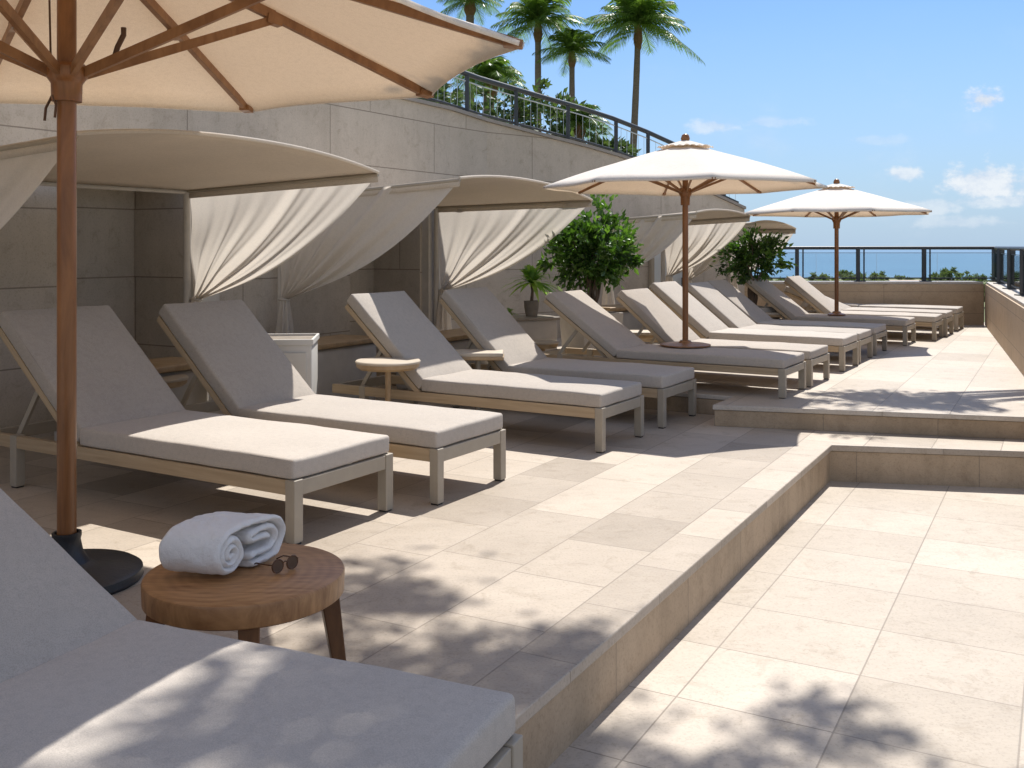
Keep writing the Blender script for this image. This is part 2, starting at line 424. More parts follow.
for px, py, rx, ry, k in [(984, 100, 24, 13, 1.0), (905, 174, 22, 9, .75), (985, 183, 52, 22, .9), (1045, 186, 50, 20, .9), (1010, 201, 75, 8, .6), (932, 206, 36, 9, .5),
                          (715, 126, 26, 8, .5), (770, 122, 38, 7, .3), (960, 222, 60, 7, .35), (880, 140, 40, 6, .2), (1160, 130, 90, 40, 1), (-200, 150, 120, 50, .8), (350, -180, 120, 40, .7)]:
    du = mth('DIVIDE', mth('SUBTRACT', U, (px - 512) / 1000), rx / 1000); dv = mth('DIVIDE', mth('SUBTRACT', Vv, (246 - py) / 1000), ry / 1000)
    d = mth('SQRT', mth('ADD', mth('MULTIPLY', du, du), mth('MULTIPLY', dv, dv)))
    s = mth('ADD', mth('SUBTRACT', 1.0, d), mth('MULTIPLY', mth('SUBTRACT', nz.outputs[0], .5), 2.8))
    mr = N(nt, 'MapRange', interpolation_type='SMOOTHSTEP', inp={1: -.08, 2: .7, 3: 0, 4: k}); nt.links.new(s, mr.inputs[0])
    tot = mr.outputs[0] if tot is None else mth('MAXIMUM', tot, mr.outputs[0])
haz = N(nt, 'MapRange', inp={1: .0, 2: .22, 3: .85, 4: 0}); nt.links.new(sp.outputs[2], haz.inputs[0])
wis = N(nt, 'MapRange', interpolation_type='SMOOTHSTEP', inp={1: .5, 2: .8, 3: 0, 4: .35}); nt.links.new(nz2.outputs[0], wis.inputs[0])
wv = N(nt, 'MapRange', inp={1: .22, 2: .02, 3: 0, 4: 1}); nt.links.new(sp.outputs[2], wv.inputs[0])
tot = mth('MAXIMUM', tot, mth('MULTIPLY', wis.outputs[0], wv.outputs[0]))
skyc = mix(nt, haz.outputs[0], mix(nt, 1.0, sky.outputs[0], (.62, .80, 1.04), 'MULTIPLY'), (3.3, 4.5, 6.0))
shade = ramp(nt, nz.outputs[0], [(.35, (4.6, 5.3, 6.4)), (.6, (6.6, 6.9, 7.2))])
# unseen broken bright cloud, added overhead and behind the camera to lift the shade
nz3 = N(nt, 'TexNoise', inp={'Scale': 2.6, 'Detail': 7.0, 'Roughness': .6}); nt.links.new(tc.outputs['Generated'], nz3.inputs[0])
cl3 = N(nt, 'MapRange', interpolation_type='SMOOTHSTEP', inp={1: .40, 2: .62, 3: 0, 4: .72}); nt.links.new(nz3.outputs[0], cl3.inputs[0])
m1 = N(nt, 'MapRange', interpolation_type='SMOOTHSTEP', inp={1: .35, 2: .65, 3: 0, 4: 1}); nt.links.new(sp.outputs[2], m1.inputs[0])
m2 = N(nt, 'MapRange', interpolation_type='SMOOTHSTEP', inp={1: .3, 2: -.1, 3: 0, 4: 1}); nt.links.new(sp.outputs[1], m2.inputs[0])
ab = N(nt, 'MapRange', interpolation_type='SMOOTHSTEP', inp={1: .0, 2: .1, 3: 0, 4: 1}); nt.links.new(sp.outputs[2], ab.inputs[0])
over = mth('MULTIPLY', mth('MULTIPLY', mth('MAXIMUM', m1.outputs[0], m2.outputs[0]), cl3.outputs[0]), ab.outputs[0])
base_sky = mix(nt, tot, skyc, shade)
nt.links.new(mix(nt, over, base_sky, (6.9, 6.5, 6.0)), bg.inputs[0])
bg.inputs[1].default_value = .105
vs = bpy.context.scene.view_settings
vs.view_transform = 'Standard'; vs.look = 'None'; vs.exposure = 0.36; vs.gamma = 1; vs.use_curve_mapping = False
cy = bpy.context.scene.cycles
cy.max_bounces = 8; cy.diffuse_bounces = 4; cy.transparent_max_bounces = 16; cy.sample_clamp_indirect = 6

# ------------------------------------------------------------------ setting
S = Vector((.482, .876))            # step / tile direction
def uvdir(p): return (p[0] * S.x + p[1] * S.y, p[0] * S.y - p[1] * S.x)
def prism(name, poly, z0, z1, top, side, uvoff=(0, 0), bot=True):
    n = len(poly)
    V = [(x, y, z0) for x, y in poly] + [(x, y, z1) for x, y in poly]
    F = [tuple(range(n, 2 * n))]; fm = [0]
    uv = [[(uvdir(p)[0] + uvoff[0], uvdir(p)[1] + uvoff[1]) for p in poly]]
    a = 0
    for i in range(n):
        j = (i + 1) % n
        L = (Vector(poly[j]) - Vector(poly[i])).length
        F.append((i, j, n + j, n + i)); fm.append(1)
        uv.append([(a, z0 + 10), (a + L, z0 + 10), (a + L, z1 + 10), (a, z1 + 10)]); a += L
    if bot:
        F.append(tuple(range(n - 1, -1, -1))); fm.append(1); uv.append([(0, 0)] * n)
    return struct(mk(name, V, F, uv=uv, mats=[top, side], fm=fm))
# lower floor (one sheet of the terrace), raised lounger deck, upper deck
prism('lower_floor', [(-9, -8), (9, -8), (9, 6.2), (3.5, 6.2), (3.8, 7.4), (-9, 7.4)], -.6, ZL, M['lower'], M['riser'], (.11, .12))
e0 = Vector((2.17, 6.79)); e1 = Vector((-.16, 2.55))
mid = [(-9, -8), (.15, -8), (.15, 2.47), tuple(e1), tuple(e0), (3.7, 6.52), (4.5, 8.2), (7, 16), (-9, 16)]
def shrink(poly, idx, d):
    """move the listed edges inwards by d (polygon is counter-clockwise)"""
    n = len(poly); ln = []
    for i in range(n):
        p = Vector(poly[i]); q = Vector(poly[(i + 1) % n]); t = (q - p).normalized(); nn = Vector((-t.y, t.x))
        k = d if i in idx else 0
        ln.append((p + nn * k, t))
    out = []
    for i in range(n):
        p, t = ln[i - 1]; q, s = ln[i]
        den = t.x * s.y - t.y * s.x
        if abs(den) < 1e-6: out.append(tuple(q)); continue
        k = ((q.x - p.x) * s.y - (q.y - p.y) * s.x) / den
        out.append(tuple(p + t * k))
    return out
prism('lounger_deck_body', shrink(mid, (1, 2, 3, 4), .012), ZL - .1, -.046, M['riser'], M['riser'], (0, 0))
o = prism('lounger_deck', mid, -.043, 0, M['deck'], M['deck'], (.0, -.055)); bevel(o, .006, 2)
u0 = (1.50, 7.49); u1 = (1.75, 7.91)
upp = [u0, (3.62, 6.94), (5.0, 10.2), (7.6, 15.6), (-4.5, 15.6), (-4.5, 11.6), u1]
upp = [u0, (3.75, 6.92), (7.6, 15.6), (-4.2, 15.6), (-4.2, 11.5), u1]
prism('upper_deck_body', shrink(upp, (0, 5), .012), -.03, ZU - .040, M['riser'], M['riser'])
o = prism('upper_deck', upp, ZU - .037, ZU, M['upper'], M['cap'], (.3, .2)); bevel(o, .006, 2)
prism('terrace_base', [(-9.3, -8.3), (9.3, -8.3), (9.3, 15.8), (-9.3, 15.8)], -14.5, -.61, M['concrete'], M['concrete'])

# land and sea
def sheet(name, x0, x1, y0, y1, z, m, n=1, f=None):
    V = []; F = []
    for j in range(n + 1):
        for i in range(n + 1):
            x = x0 + (x1 - x0) * i / n; y = y0 + (y1 - y0) * j / n
            V.append((x, y, z if not f else f(x, y)))
    for j in range(n):
        for i in range(n):
            a = j * (n + 1) + i; F.append((a, a + 1, a + n + 2, a + n + 1))
    return struct(mk(name, V, F, m))
sheet('sea', -60000, 60000, -60000, 60000, -17.5, M['sea'])
sheet('land', -1500, 1500, -900, 560, 0, M['ground'], 60,
      lambda x, y: -14 - max(0, (y - 470 - 30 * math.sin(x * .013))) * .08 + 1.2 * noise.noise(Vector((x * .01, y * .01, 0))))

# far and right parapets with glass railings
def wall_strip(name, pts, thick, z0, z1, mat, label, cat='wall', capz=.035, over=.02, parent=None):
    """pts: inner line; the wall stands to its right side (outside)"""
    n = len(pts); P = [Vector(p) for p in pts]; off = []
    for i in range(n):
        t = (P[min(i + 1, n - 1)] - P[max(i - 1, 0)]).normalized()
        nn = Vector((t.y, -t.x)); k = 1
        if 0 < i < n - 1:
            t0 = (P[i] - P[i - 1]).normalized(); k = 1 / max(.3, t0.dot(t))
        off.append(nn * k)
    org = (*P[0], z0)
    r = empty(name, label, cat, org)
    def lay(a, b, za, zb, m, nm):
        V = []; F = []; uv = []
        for i in range(n):
            pa = P[i] + off[i] * a; pb = P[i] + off[i] * b
            V += [(*pa, za), (*pb, za), (*pb, zb), (*pa, zb)]
        L = 0
        for i in range(n - 1):
            d = (P[i + 1] - P[i]).length
            for k, (ua, ub, va, vb) in enumerate(((0, 0, a, b), (0, 0, za, zb), (0, 0, b, a), (0, 0, zb, za))):
                k2 = (k + 1) % 4
                F.append((i * 4 + k, i * 4 + k2, (i + 1) * 4 + k2, (i + 1) * 4 + k))
                uv.append([(L, va), (L, vb), (L + d, vb), (L + d, va)])
            L += d
        F += [(3, 2, 1, 0), tuple((n - 1) * 4 + k for k in range(4))]; uv += [[(a, za), (b, za), (b, zb), (a, zb)]] * 2
        return recalc(mk(nm, V, F, m, r, uv=uv, org=org))
    lay(0, thick, z0, z1 - capz, mat, 'wall_body')
    c = lay(-over, thick + over, z1 - capz + .001, z1, M['cap'], 'cap_stone'); bevel(c, .005, 2)
    return r
ZP = .81
par_far = [(3.2, 15.06), (7.12, 15.06)]
corner = Vector((7.12, 15.06)); rdir = Vector((-2.5, -6.06)).normalized()
wall_strip('far_parapet_wall', [(2.6, 15.06), (7.11, 15.06)], -.42, .05, ZP, M['parapet'], 'low beige stone parapet at the far end of the terrace, under the glass railing')
rend = corner + rdir * 9.4
wall_strip('right_parapet_wall', [tuple(corner), tuple(rend)], -.5, .0, ZP + .002, M['parapet'], 'low beige stone parapet running along the right side of the upper deck')

def glass_rail(name, label, pts, posts, z0, z1, sub=None):
    """pts polyline in plan, posts: list of plan positions (with width)"""
    org = (*pts[0], z0)
    r = empty(name, label, 'railing', org)
    g = G(); g.tube([(p[0], p[1], z1) for p in pts], .026, 10); g.obj('top_rail', M['rail_metal'], r, smooth=40, org=org)
    g = G()
    for i in range(len(pts) - 1): g.beam((*pts[i], z1 - .075), (*pts[i + 1], z1 - .075), .008, .008)
    for i in range(len(pts) - 1): g.beam((*pts[i], z0 + .05), (*pts[i + 1], z0 + .05), .02, .02)
    g.obj('glass_channel', M['rail_metal'], r, org=org)
    for p, wd in posts:
        g = G(); g.box((p[0] - wd / 2, p[1] - wd / 2, z0), (p[0] + wd / 2, p[1] + wd / 2, z1)); g.obj('post', M['rail_metal'], r, bev=.004, org=org)
        g = G(); g.box((p[0] - wd, p[1] - wd, z0), (p[0] + wd, p[1] + wd, z0 + .012)); g.obj('base_plate', M['rail_metal'], r, org=org)
    for i in range(len(pts) - 1):
        a = Vector(pts[i]); b = Vector(pts[i + 1]); t = (b - a).normalized()
        n = max(1, round((b - a).length / 1.0))
        for k in range(n):
            p = a.lerp(b, k / n) + t * .004; q = a.lerp(b, (k + 1) / n) - t * .004
            g = G(); g.beam((*p, (z0 + .06 + z1 - .08) / 2), (*q, (z0 + .06 + z1 - .08) / 2), .01, z1 - z0 - .15); g.obj('glass_pane', M['glass'], r, org=org)
    return r
YF = 15.27
def fx(px): return (px - 512) / 1000 * YF
glass_rail('glass_railing', 'dark metal and glass railing on the far parapet, in front of the sea',
           [(2.8, YF), (7.42, YF)], [((fx(p), YF), wd) for p, wd in ((745, .05), (751, .02), (797, .05), (803, .02), (858, .05), (864, .02), (924, .055), (930, .02))], ZP, 1.32)
rr0 = corner + Vector((.30, .30)); nrm = Vector((-rdir.y, rdir.x))
rp = [rr0 + rdir * d for d in (0, 1.25, 3.1, 4.9, 6.7, 8.6)]
glass_rail('glass_railing', 'dark post glass railing along the right parapet, from the terrace corner',
           [tuple(rr0), tuple(rr0 + rdir * 9.0)], [(tuple(p), .075) for p in rp], ZP + .002, 1.32)

# ---------------- big curved back wall
def WP(t): return Vector((-1.42 + .503 * t, 10.3 + .864 * t))
wpath = [(WP(t), 2.96 - .009 * (t + 4)) for t in (-16, -12, -9, -7, -5, -3.53, -2.46, -.39, .81, 1.4)]
wpath += [(Vector((-.30, 12.1)), 2.85), (Vector((.45, 12.75)), 2.73), (Vector((.98, 13.2)), 2.65), (Vector((1.455, 13.6)), 2.56),
          (Vector((1.98, 14.0)), 2.42), (Vector((2.45, 14.37)), 2.27), (Vector((2.98, 14.72)), 2.09), (Vector((3.5, 15.05)), 1.90)]
niches = [(5, 6), (7, 8)]
NB = Vector((-.864, .503))
def back_wall():
    org = (-1.42, 10.3, 0)
    r = empty('terrace_wall', 'tall curved beige stone panel wall rising behind the cabanas', 'wall', org)
    V = []; F = []; uv = []
    def quad(pts, uvs):
        n = len(V); V.extend(pts); F.append((n, n + 1, n + 2, n + 3)); uv.append(uvs)
    L = 0; NH = 1.86
    nb = []
    for i, (p, z) in enumerate(wpath):
        a = wpath[max(i - 1, 0)][0]; b = wpath[min(i + 1, len(wpath) - 1)][0]; t = (b - a).normalized(); nb.append(Vector((-t.y, t.x)))
    for i in range(len(wpath) - 1):
        (p, zp), (q, zq) = wpath[i], wpath[i + 1]; d = (q - p).length
        z0 = -.05
        if any(i == a for a, b in niches):
            z0 = NH; dep = .64
            pb = p + NB * dep; qb = q + NB * dep
            quad([(*pb, -.05), (*qb, -.05), (*qb, NH), (*pb, NH)], [(L, .0), (L + d, .0), (L + d, NH), (L, NH)])
            quad([(*q, -.05), (*qb, -.05), (*qb, NH), (*q, NH)], [(L + d, 0), (L + d + dep, 0), (L + d + dep, NH), (L + d, NH)])
            quad([(*p, -.05), (*pb, -.05), (*pb, NH), (*p, NH)], [(L, 0), (L + dep, 0), (L + dep, NH), (L, NH)])
            quad([(*p, NH), (*q, NH), (*qb, NH), (*pb, NH)], [(L, 0), (L + d, 0), (L + d, dep), (L, dep)])
        quad([(*p, z0), (*q, z0), (*q, zq), (*p, zp)], [(L, z0 + .05), (L + d, z0 + .05), (L + d, zq + .05), (L, zp + .05)])
        pb = p + nb[i] * .9; qb = q + nb[i + 1] * .9
        quad([(*p, zp), (*q, zq), (*qb, zq), (*pb, zp)], [(L, 0), (L + d, 0), (L + d, .9), (L, .9)])
        quad([(*pb, -.05), (*qb, -.05), (*qb, zq), (*pb, zp)], [(L, 0), (L + d, 0), (L + d, zq), (L, zp)])
        L += d
    (p, z) = wpath[-1]; pb = p + nb[-1] * .9
    quad([(*p, -.05), (*pb, -.05), (*pb, z), (*p, z)], [(0, 0), (.9, 0), (.9, z), (0, z)])
    mk('wall_body', V, F, M['wall'], r, uv=uv, org=org)
    # coping
    g = G()
    for i in range(len(wpath) - 1):
        (p, zp), (q, zq) = wpath[i], wpath[i + 1]
        n0 = nb[i]; n1 = nb[i + 1]
        V2 = []
        for (c, z, nn) in ((p, zp, n0), (q, zq, n1)):
            a = c - nn * .035; b = c + nn * .30
            V2 += [(*a, z + .002), (*b, z + .002), (*b, z + .042), (*a, z + .042)]
        F2 = [(0, 1, 5, 4), (1, 2, 6, 5), (2, 3, 7, 6), (3, 0, 4, 7)]
        if i == 0: F2.append((0, 3, 2, 1))
        if i == len(wpath) - 2: F2.append((4, 5, 6, 7))
        g.add(V2, F2)
    g.obj('coping', M['coping'], r, org=org)
    # pilasters beside the niches
    for a, b in niches:
        p = wpath[b][0]
        t = Vector((.503, .864))
        c0 = p + t * .04; c1 = p + t * .27
        g = G(); V2 = []
        for z in (.0, 1.86):
            for c in (c0 + NB * .05, c1 + NB * .05, c1 - NB * .09, c0 - NB * .09): V2.append((*c, z))
        g.add(V2, [(0, 3, 2, 1), (4, 5, 6, 7), (0, 1, 5, 4), (1, 2, 6, 5), (2, 3, 7, 6), (3, 0, 4, 7)])
        g.obj('pilaster', M['plaster'], r, bev=.006, org=org)
    return nb
nb = back_wall()
# railing on the wall
def upper_rail():
    pts = [(p + nb[i] * .13, z + .042) for i, (p, z) in enumerate(wpath)]
    pts = [q for q in pts][5:]
    def at(px):   # point on the path seen at column px
        for i in range(len(pts) - 1):
            (a, za), (b, zb) = pts[i], pts[i + 1]
            pa = 512 + 1000 * a.x / a.y; pb = 512 + 1000 * b.x / b.y
            if pa <= px <= pb:
                k = 0; lo, hi = 0, 1
                for _ in range(30):
                    k = (lo + hi) / 2; c = a.lerp(b, k)
                    if 512 + 1000 * c.x / c.y < px: lo = k
                    else: hi = k
                return a.lerp(b, k), za + (zb - za) * k
    org = (*pts[0][0], pts[0][1])
    r = empty('terrace_railing', 'dark curved railing with thin balusters on top of the tall wall, before the palms', 'railing', org)
    g = G(); g.tube([(*p, z + .50) for p, z in pts], .032, 10); g.obj('top_rail', M['rail_metal'], r, smooth=40, org=org)
    g = G(); g.tube([(*p, z + .07) for p, z in pts], .016, 8); g.obj('bottom_rail', M['rail_metal'], r, smooth=40, org=org)
    g = G(); g.tube([(*p, z + .41) for p, z in pts], .008, 6); g.obj('wire_rail', M['wire'], r, smooth=40, org=org)
    for px in (300, 362, 415, 467, 516, 568, 616, 648, 674, 700, 724, 741):
        q = at(px)
        if not q: continue
        p, z = q
        g = G(); g.beam((*p, z), (*p, z + .5), .045 if px != 467 else .06, .05, (1, 0, 0)); g.obj('post', M['rail_metal'], r, bev=.004, org=org)
    g = G()
    for i in range(len(pts) - 1):
        (a, za), (b, zb) = pts[i], pts[i + 1]
        n = int((b - a).length / .11)
        for k in range(n):
            c = a.lerp(b, (k + .5) / n); z = za + (zb - za) * (k + .5) / n
            g.beam((*c, z + .07), (*c, z + .41), .005, .005, (1, 0, 0))
    o = g.obj('balusters', M['wire'], r, org=org); o['kind'] = 'stuff'
upper_rail()
# planted terrace behind the wall (hidden ground the palms grow from)
ut = [(-15, -6), (-9.6, -3.6)] + [tuple(wpath[i][0] + nb[i] * .95) for i in range(1, len(wpath))] + [(6.8, 34), (5, 45), (-25, 45), (-25, -6)]
prism('planted_terrace', ut, -14.4, 1.80, M['ground'], M['concrete'])

# ------------------------------------------------------------------ sun loungers
def lounger(name, label, seat=1.47, back=.93, ang=42, L=2.3, W=.68, seed=1):
    r = empty(name, label, 'sun lounger', (0, 0, 0))
    zf = .29; hw = W / 2
    rw = .035
    for s in (-1, 1):
        g = G(); y = s * (hw - rw / 2 - .004); g.box((.056, y - rw / 2, zf - .068), (L, y + rw / 2, zf)); g.obj('side_rail', M['rail'], r, bev=.003)
    for x, nm in ((.004, 'end_rail'), (L - .04, 'end_rail')):
        g = G(); g.box((x, -hw + .056, zf - .07), (x + .036, hw - .056, zf - .001)); g.obj(nm, M['taupe'], r, bev=.003)
    for x in (0, L - .32):
        for s in (-1, 1):
            g = G(); y = s * (hw - .0275); g.box((x, y - .0275, .008), (x + .055, y + .0275, zf + .003)); lg = g.obj('leg', M['taupe'], r, bev=.004)
            g = G(); g.box((x + .006, y - .0215, 0), (x + .049, y + .0215, .008)); g.obj('foot_pad', M['black'], lg)
    g = G()
    x = .10
    while x < seat:
        g.box((x, -hw + .04, zf - .018), (x + .06, hw - .04, zf - .002)); x += .09
    g.obj('slats', M['rail'], r)
    V, F = rbox(seat - .02, W - .012, .092, .016, 18, 10, puff=.010, seed=seed, wrinkle=.0055)
    o = mk('seat_cushion', V, F, M['cushion_seat'], r, (.012, 0, zf + .004), smooth=True); recalc(o)
    # piping seam round the top edge
    def seam(LL, WW, T, par, loc, rot=None):
        g = G(); a, b = .014, WW / 2 - .006
        rr = .018
        pts = []
        for cx, cy_, a0 in ((LL - .014 - rr, b - rr, 0), (.014 + rr, b - rr, 90), (.014 + rr, -b + rr, 180), (LL - .014 - rr, -b + rr, 270)):
            for k in range(4):
                t = R(a0 + 30 * k); pts.append((cx + rr * math.cos(t), cy_ + rr * math.sin(t), T - .008))
        pts.append(pts[0])
        g.tube(pts, .0028, 6, False); return g.obj('piping', M['piping'], par, smooth=60)
    seam(seat - .02, W - .012, .092, o, None)
    # back rest
    a = R(ang)
    hinge = Vector((seat - .0, 0, zf + .006))
    V, F = rbox(back, W - .012, .085, .016, 12, 10, puff=.009, seed=seed + 5, wrinkle=.0055)
    ob = mk('back_cushion', V, F, M['cushion'], r, hinge + Vector((.012, 0, .008)), smooth=True); recalc(ob); ob.rotation_euler = (0, -a, 0)
    seam(back, W - .012, .085, ob, None)
    fr = empty_part('back_frame', r)
    g = G()
    for s in (-1, 1):
        y = s * (hw - .022); g.box((-.06, y - .014, -.042), (back - .01, y + .014, -.004))
    for k in range(9):
        x = .02 + k * (back - .07) / 8; g.box((x, -hw + .036, -.022), (x + .05, hw - .036, -.006))
    f = g.obj('back_frame', M['rail'], r, hinge, bev=.002); f.rotation_euler = (0, -a, 0)
    # folding supports
    if ang > 8:
        mx = hinge + Vector((math.cos(a) * back * .55, 0, math.sin(a) * back * .55 - .04))
        for s in (-1, 1):
            y = s * (hw - .07)
            g = G(); g.beam((mx.x, y, mx.z), (min(L - .06, mx.x - .0 + .02 + .30 * math.sin(a)), y, zf - .03), .018, .03); g.obj('support_strut', M['taupe'], r)
            g = G(); g.beam((mx.x - .05, y, mx.z - .05), (mx.x - .28, y, zf - .03), .016, .026); g.obj('support_strut', M['taupe'], r)
    return r
def empty_part(n, r): return None

X_AX = Vector((-.857, .515)); RZ = math.atan2(.515, -.857)
def place(A, W=.68, sy=1.0, z=0, adir=None):
    """world location of a lounger whose near foot corner is A"""
    rz = RZ if adir is None else adir
    yv = Vector((-math.sin(rz), math.cos(rz)))     # local +y
    p = Vector(A) - yv * (W * sy / 2)
    return (p.x, p.y, z), rz
GRP = 'sun loungers lined up along the terrace'
base = lounger('sun_lounger', '', seed=3)
items = [((-.977, 4.49), 0, (1.05, 1.06, 1), 'sun lounger behind the wooden table, crossed by the thick umbrella pole'),
         ((-.384, 5.19), 0, (1.0, 1.0, 1), 'sun lounger in front of the white cabinet, second behind the round wooden table'),
         ((.587, 6.50), 0, (1.0, 1.0, 1), 'sun lounger right behind the small round drinks table on one leg'),
         ((1.12, 7.38), 0, (.93, 1.0, 1), 'grey sun lounger with fully shaded seat, last one before the stone steps')]
first = True
base2 = lounger('sun_lounger', '', seed=31)
o = None
for A, z, k, lab in items:
    loc, rz = place(A, z=z)
    if first:
        base['group'] = GRP; first = False
    o = base if o is None else base2 if o is base else dup(base if k[0] == .93 else base2, loc, rz, lab, group=GRP)
    base2['group'] = GRP
    loc, rz = place(A, sy=k[1], z=z)
    o.location = loc; o.rotation_euler = (0, 0, rz); o['label'] = lab; o.scale = k
SC = (.92, .93, .82)
def up(px, py): Y = (H - ZU) / ((py - 246) / 1000); return ((px - 512) / 1000 * Y, Y)
ups = [(up(785, 399), 'sun lounger with the middle umbrella standing on its seat'),
       (up(811.5, 387.5), 'sun lounger just behind the middle umbrella pole, second on the upper deck'),
       (up(860, 363.5), 'sun lounger on the upper deck just right of the middle umbrella pole, back brightly sunlit'),
       ((3.95, 10.85), 'sunlit sun lounger just in front of the one carrying the farthest umbrella'),
       (up(907, 346), 'sun lounger on the upper deck that carries the farthest umbrella pole'),
       (up(936, 341), 'sun lounger behind the farthest umbrella pole, last one with a steeply raised back')]
for (A, lab), sx in zip(ups, (.99, .83, .87, .90, .91, .88)):
    loc, rz = place(A, sy=SC[1], z=ZU); dup(base if sx in (.83, .90, .88) else base2, loc, rz, lab, (sx, SC[1], .79), GRP)
loc, rz = place((3.14, 9.45), sy=SC[1], z=ZU)
dup(base, loc, rz, 'pale sun lounger set back near the wall, just left of the middle umbrella pole', SC, GRP)
lowb = lounger('sun_lounger', 'sun lounger with its back lowered almost flat, second from the far parapet', ang=24, seed=11)
lowb['group'] = GRP
loc, rz = place(up(947, 337), sy=SC[1], z=ZU); lowb.location = loc; lowb.rotation_euler = (0, 0, rz); lowb.scale = SC
flat = lounger('sun_lounger', 'sun lounger lying completely flat, the closest one to the far parapet', ang=1.5, seed=17)
flat['group'] = GRP
loc, rz = place(up(958, 331.3), sy=SC[1], z=ZU); flat.location = loc; flat.rotation_euler = (0, 0, rz); flat.scale = SC
# foreground lounger: far long edge runs (0,2.16) -> (-.955,2.57)
fgl = lounger('sun_lounger', 'large grey sun lounger in the bottom left foreground under dappled shade', seat=1.09, back=.95, ang=31, L=1.95, W=.70, seed=23)
fgl['group'] = GRP
frz = math.atan2(.396, -.918); yv = Vector((-math.sin(frz), math.cos(frz)))
fp = Vector((.025, 2.165)) + yv * .35
fgl.location = (fp.x, fp.y, 0); fgl.rotation_euler = (0, 0, frz)

